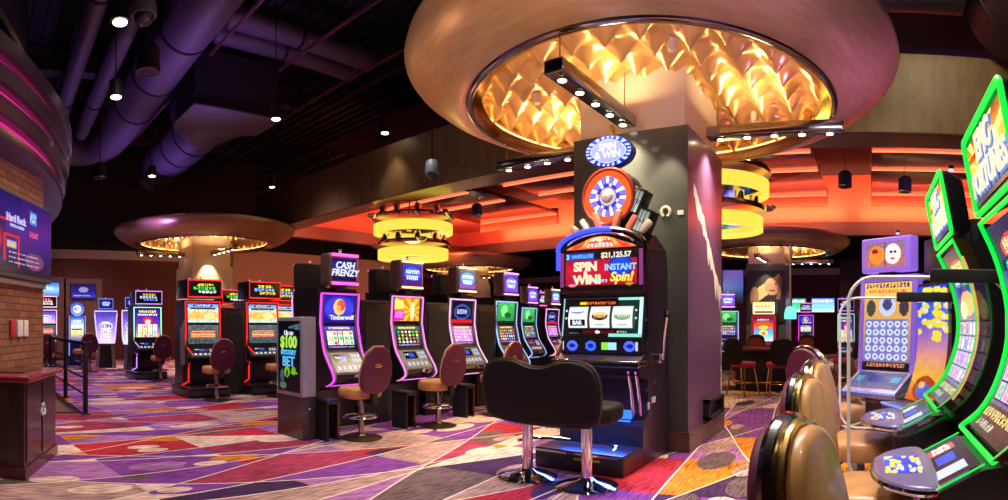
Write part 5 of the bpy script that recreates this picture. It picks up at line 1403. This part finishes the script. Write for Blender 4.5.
place_chair(-.10, 3.92, face(1, -.25), 'tan chair behind the clear divider at the second green machine, back half hidden', 'tan chairs at the right bank', 1.0, 1.0)
place_chair(-.04, 2.76, face(.97, -.22), 'tan chair with dark curved edge at the cut-off green machine, middle of three', 'tan chairs at the right bank', 1.0, 1.0)
place_chair(.09, 1.44, face(.95, -.2), 'nearest tan leather chair, only its back top showing at the bottom right', 'tan chairs at the right bank', 1.0, 1.0)
place_chair(-.35, 5.15, face(.637, .771), 'burgundy-backed chair facing the lilac-framed machine', 'tan chairs at the right bank', 1.05, 1.05)

# ------------------------------------------------------------------ blackjack table area
r = root('card_table', 'half-round card table with red felt and dark base, beyond the nearest column', 'table', (-2.35, 12.4, 0), 0)
hp = [(.9*math.cos(PI+PI*k/20), .9*math.sin(PI+PI*k/20)*.95) for k in range(21)]
MB().slab([(x*1.0, y) for x, y in hp], .86, .9, .012).build('felt_top', FELT, r)
MB().tube([(x*1.02, y*1.02, .9) for x, y in hp], .05, 10).build('padded_rail', mat('dark_red_leather', (.12, .01, .02), .4, coat=.3), r)
MB().slab([(x*.7, y*.7-.05) for x, y in hp], 0, .86, .02).build('base', MATTE, r)
MB().tube([(x*.85, y*.85, .2) for x, y in hp], .02, 8).build('foot_rail', GOLDM, r)
im = vgrad(16, 24, (.6, .5, .4), (.8, .7, .5)); words(im, .1, .9, .2, .4, (.3, .1, .1), RNG)
r = root('table_lamp', 'green glass lamp glowing on the pole beside the card table', 'lamp', (-1.89, 13.3, 0), 0)
MB().lathe([(.0, 1.84), (.07, 1.83), (.12, 1.78), (.145, 1.66), (.145, 1.54), (.0, 1.54)], n=20).build('lamp_shade', glow('green_shade_glow', (.15, .85, .6), 1.3), r)
MB().cyl((0, 0, 0), .022, 3.3, 12).build('pole', mat('pale_pole', (.4, .38, .45), .4, .3), r)
def make_table_chair():
    r = root('table_chair', 'x', 'chair', group='red chairs around the card tables')
    MB().slab(smooth_poly([(-.24, -.24), (.24, -.24), (.26, .2), (-.26, .2)], 2), .56, .67, .04).build('seat', REDF, r)
    for sx in (-1, 1):
        for sy in (-1, 1): MB().tube([(sx*.17, sy*.15, .57), (sx*.23, sy*.24, 0)], .017, 6).build('leg', GOLDM, r)
    MB().tube([(.2*math.cos(R(a)), .2*math.sin(R(a)), .25) for a in range(0, 360, 30)], .01, 6, closed=True).build('foot_ring', GOLDM, r)
    bb = MB(); bb.T = Matrix.Translation((0, .24, .6)) @ Matrix.Rotation(R(-10), 4, 'X') @ Matrix.Translation((0, 0, -.6))
    bb.slab(smooth_poly([(-.16, .62), (.16, .62), (.24, .8), (.22, 1.08), (.1, 1.16), (-.1, 1.16), (-.22, 1.08), (-.24, .8)], 2), -.03, .03, .025, 'y'); bb.build('backrest', BLKLEA, r)
    fb = MB(); fb.T = bb.T.copy(); fb.slab(smooth_poly([(-.13, .66), (.13, .66), (.2, .82), (.18, 1.05), (-.18, 1.05), (-.2, .82)], 2), -.05, -.028, .01, 'y'); fb.build('back_cushion', REDF, r)
    return r
tc = make_table_chair(); first = True
for (x, y, nx, ny, lab) in [(P(743, 395).x, P(743, 395).y, .5, 1, 'red-seated chair pushed close to the plum column face'), (P(779, 396).x, P(779, 396).y, -.35, 1, 'black-backed red chair in front of the card table, right of centre'),
        (-.6, 12.6, -1, .2, 'red chair to the right of the green lamp pole'), (-3.0, 14.6, .1, -1, 'red chair beyond the card table facing the viewer, left one'), (-1.7, 14.8, 0, -1, 'red chair beyond the card table facing the viewer, right one'),
        (.2, 14.5, -1, 0, 'red chair farther off in the aisle right of the green lamp'), (.3, 17.2, -1, .3, 'dim red chair deep in the aisle below the televisions')]:
    o = tc if first else dup(tc, (0, 0, 0), 0, lab)
    o.location = (x, y, 0); o.rotation_euler = (0, 0, face(nx, ny)); o['label'] = lab; first = False
# machine in front of the portrait column
def im_flower():
    im = vgrad(56, 36, (.3, .1, .3), (.9, .3, .2), (.3, .7, 1), (.8, .95, 1)); words(im, .2, .8, .08, .16, (.8, .9, 1), RNG); disc_(im, .5, .3, .4, .12, (.9, .3, .15)); disc_(im, .5, .42, .25, .08, (1, .8, .3)); disc_(im, .5, .66, .22, .13, (1, .9, .6)); disc_(im, .5, .68, .12, .08, (1, .5, .1)); return speck(im, RNG, .06)
r = root('slot_machine', 'red-framed slot machine under the blonde portrait, glowing white and orange', 'slot machine', (-3.6, 18.9, 0), 0)
MB().box(-.42, .42, .05, .6, 0, 2.2).build('cabinet', BLACK, r)
MB().rbox(-.42, .42, -.0, .06, .8, 1.72, .02, axis='y').build('frame', glow('red_frame_glow', (.7, .01, .03), .6), r)
pix('display', im_flower(), flat(-.33, .33, .86, 1.66, -.01), r)
im = vgrad(16, 30, (1, .85, .5), (1, .95, .8), (.9, .8, .5)); words(im, .15, .85, .3, .55, (.95, .6, .2), RNG); rect_(im, .1, .9, .75, .92, (.15, .12, .1)); pix('topper_display', im, flat(-.38, .38, 1.76, 2.18, .04), r)
MB().rbox(-.42, .42, -.3, .05, .7, .78, .015).build('button_deck', GREY, r)
# portrait on the column behind
r = root('portrait_mural', 'mural of a laughing blonde woman on the dark distant column', 'mural', (-3.76, 20.16, 0), 0)
H_, W_ = 70, 50; y_, x_ = np.mgrid[0:H_, 0:W_]; im = np.zeros((H_, W_, 3)); im[:] = (.13, .12, .13)
u_ = x_/W_; v_ = y_/H_
im[(np.abs((v_-.1)-(1-u_)*.5) < .13) & (u_ > .2) & (u_ < .85)] = (.8, .66, .45)
im[((u_-.66)/.2)**2+((v_-.3)/.17)**2 < 1] = (.68, .5, .42)
im[((u_-.66)/.08)**2+((v_-.38)/.02)**2 < 1] = (.3, .08, .1); im[((u_-.6)/.04)**2+((v_-.27)/.012)**2 < 1] = (.15, .1, .1); im[((u_-.76)/.04)**2+((v_-.25)/.012)**2 < 1] = (.15, .1, .1)
im[(np.abs(u_-.86+.1*(v_-.2)) < .05) & (v_ > .12) & (v_ < .55)] = (.5, .38, .26)
im[((u_-.2)/.12)**2+((v_-.5)/.2)**2 < 1] = (.55, .42, .36)
pix('painted_panel', im, flat(-.7, .7, 1.5, 3.35, -.01), r, PRINT)

# ------------------------------------------------------------------ far right background
# sports bar back wall with televisions
bw = struct('wall_bar', MB().box(-1.5, 6.5, 27.4, 27.6, 0, 4.5), mat('dark_brown_wall', (.05, .025, .02), .6))
for (xa, xb, lab, cc) in [(791, 806, 'small green sports television behind the lamp', ((.2, .6, .5), (.3, .8, .6))), (811, 835, 'wide sports television on the bar wall', ((.3, .5, .9), (.5, .8, .9)))]:
    q0 = P(xa, 305, d=27.4); q1 = P(xb, 305, d=27.4); wv = abs(q1.x-q0.x)
    im = vgrad(24, 36, cc[0], cc[1], (.8, .9, .9)); words(im, .05, .95, .1, .3, (1, 1, 1), RNG); rect_(im, 0, 1, .6, .75, cc[1])
    tv(lab, ((q0.x+q1.x)/2, 27.36, 0), 0, wv, .72, speck(im, RNG, .08), 'televisions on the bar wall', 2.35, frame=False)
r = root('back_bar', 'warm-lit bar shelves with bottles under the far televisions', 'bar', (2.0, 26.4, 0), 0)
MB().box(-2.2, 2.2, -.3, .3, 0, 1.1).build('counter', WOOD, r)
MB().box(-2.2, 2.2, .7, .9, 1.3, 1.34).box(-2.2, 2.2, .7, .9, 1.65, 1.69).build('shelf', WOOD, r)
MB().box(-2.2, 2.2, .86, .88, 1.1, 1.13).box(-2.2, 2.2, .86, .88, 1.42, 1.45).build('light_strip', glow('amber_shelf_glow', (1, .5, .15), 4), r)
r2_ = random.Random(2)
def make_bottle():
    o = MB().lathe([(0, 0), (.045, 0), (.045, .18), (.02, .23), (.018, .3), (0, .3)], n=10).build('bottle', mat('amber_bottle', (.5, .2, .05), .15, emit=(1, .4, .1), es=.15)); return o
b0 = make_bottle(); first = True
for k in range(24):
    row = k % 2; o = b0 if first else b0.copy()
    if not first: COL.objects.link(o)
    first = False
    o.location = (2.0-1.9+.16*k, 27.2, 1.345+.35*row)
    tag(o, 'amber bottle on the lit shelves of the far bar', 'bottle', 'bottles on the far bar shelves')
light('bar_glow', 'AREA', (2, 26, 2.8), 120, (1, .55, .2), (2, 27, 1.2), size=3)
fars = [(712, 20.5, m2, 'distant machine glimpsed left of the portrait column'), (728, 17.5, m4, 'blue-lit machine in the dark beside the plum column face'), (806, 24.5, m1, 'faint distant slot machine behind the green lamp')]
for px, d, src, lab in fars:
    p = P(px, 330, d=d); dup(src, (p.x, p.y, 0), face(-p.x, -p.y) if px != 712 else FA, lab, 'distant slot machines at right')
p = P(846, 330, d=14.2)
o = dup(p1, (p.x, p.y, 0), face(-p.x*.8-.4, -p.y), 'pale lilac slot machine seen through the acrylic divider, left of the lilac-framed one', 'screens behind the green machines')
o.scale = (.55, .8, .9)
# beyond the middle row: television in the dark at the column edge
p = P(733, 290, d=18); tv('tall blue television glowing in the dark right of the plum column', (p.x, p.y, 0), face(-p.x, -p.y), .7, 1.1, vgrad(24, 16, (.05, .1, .3), (.1, .3, .6), (.02, .05, .1)), 'televisions on the bar wall', 2.6, frame=False)
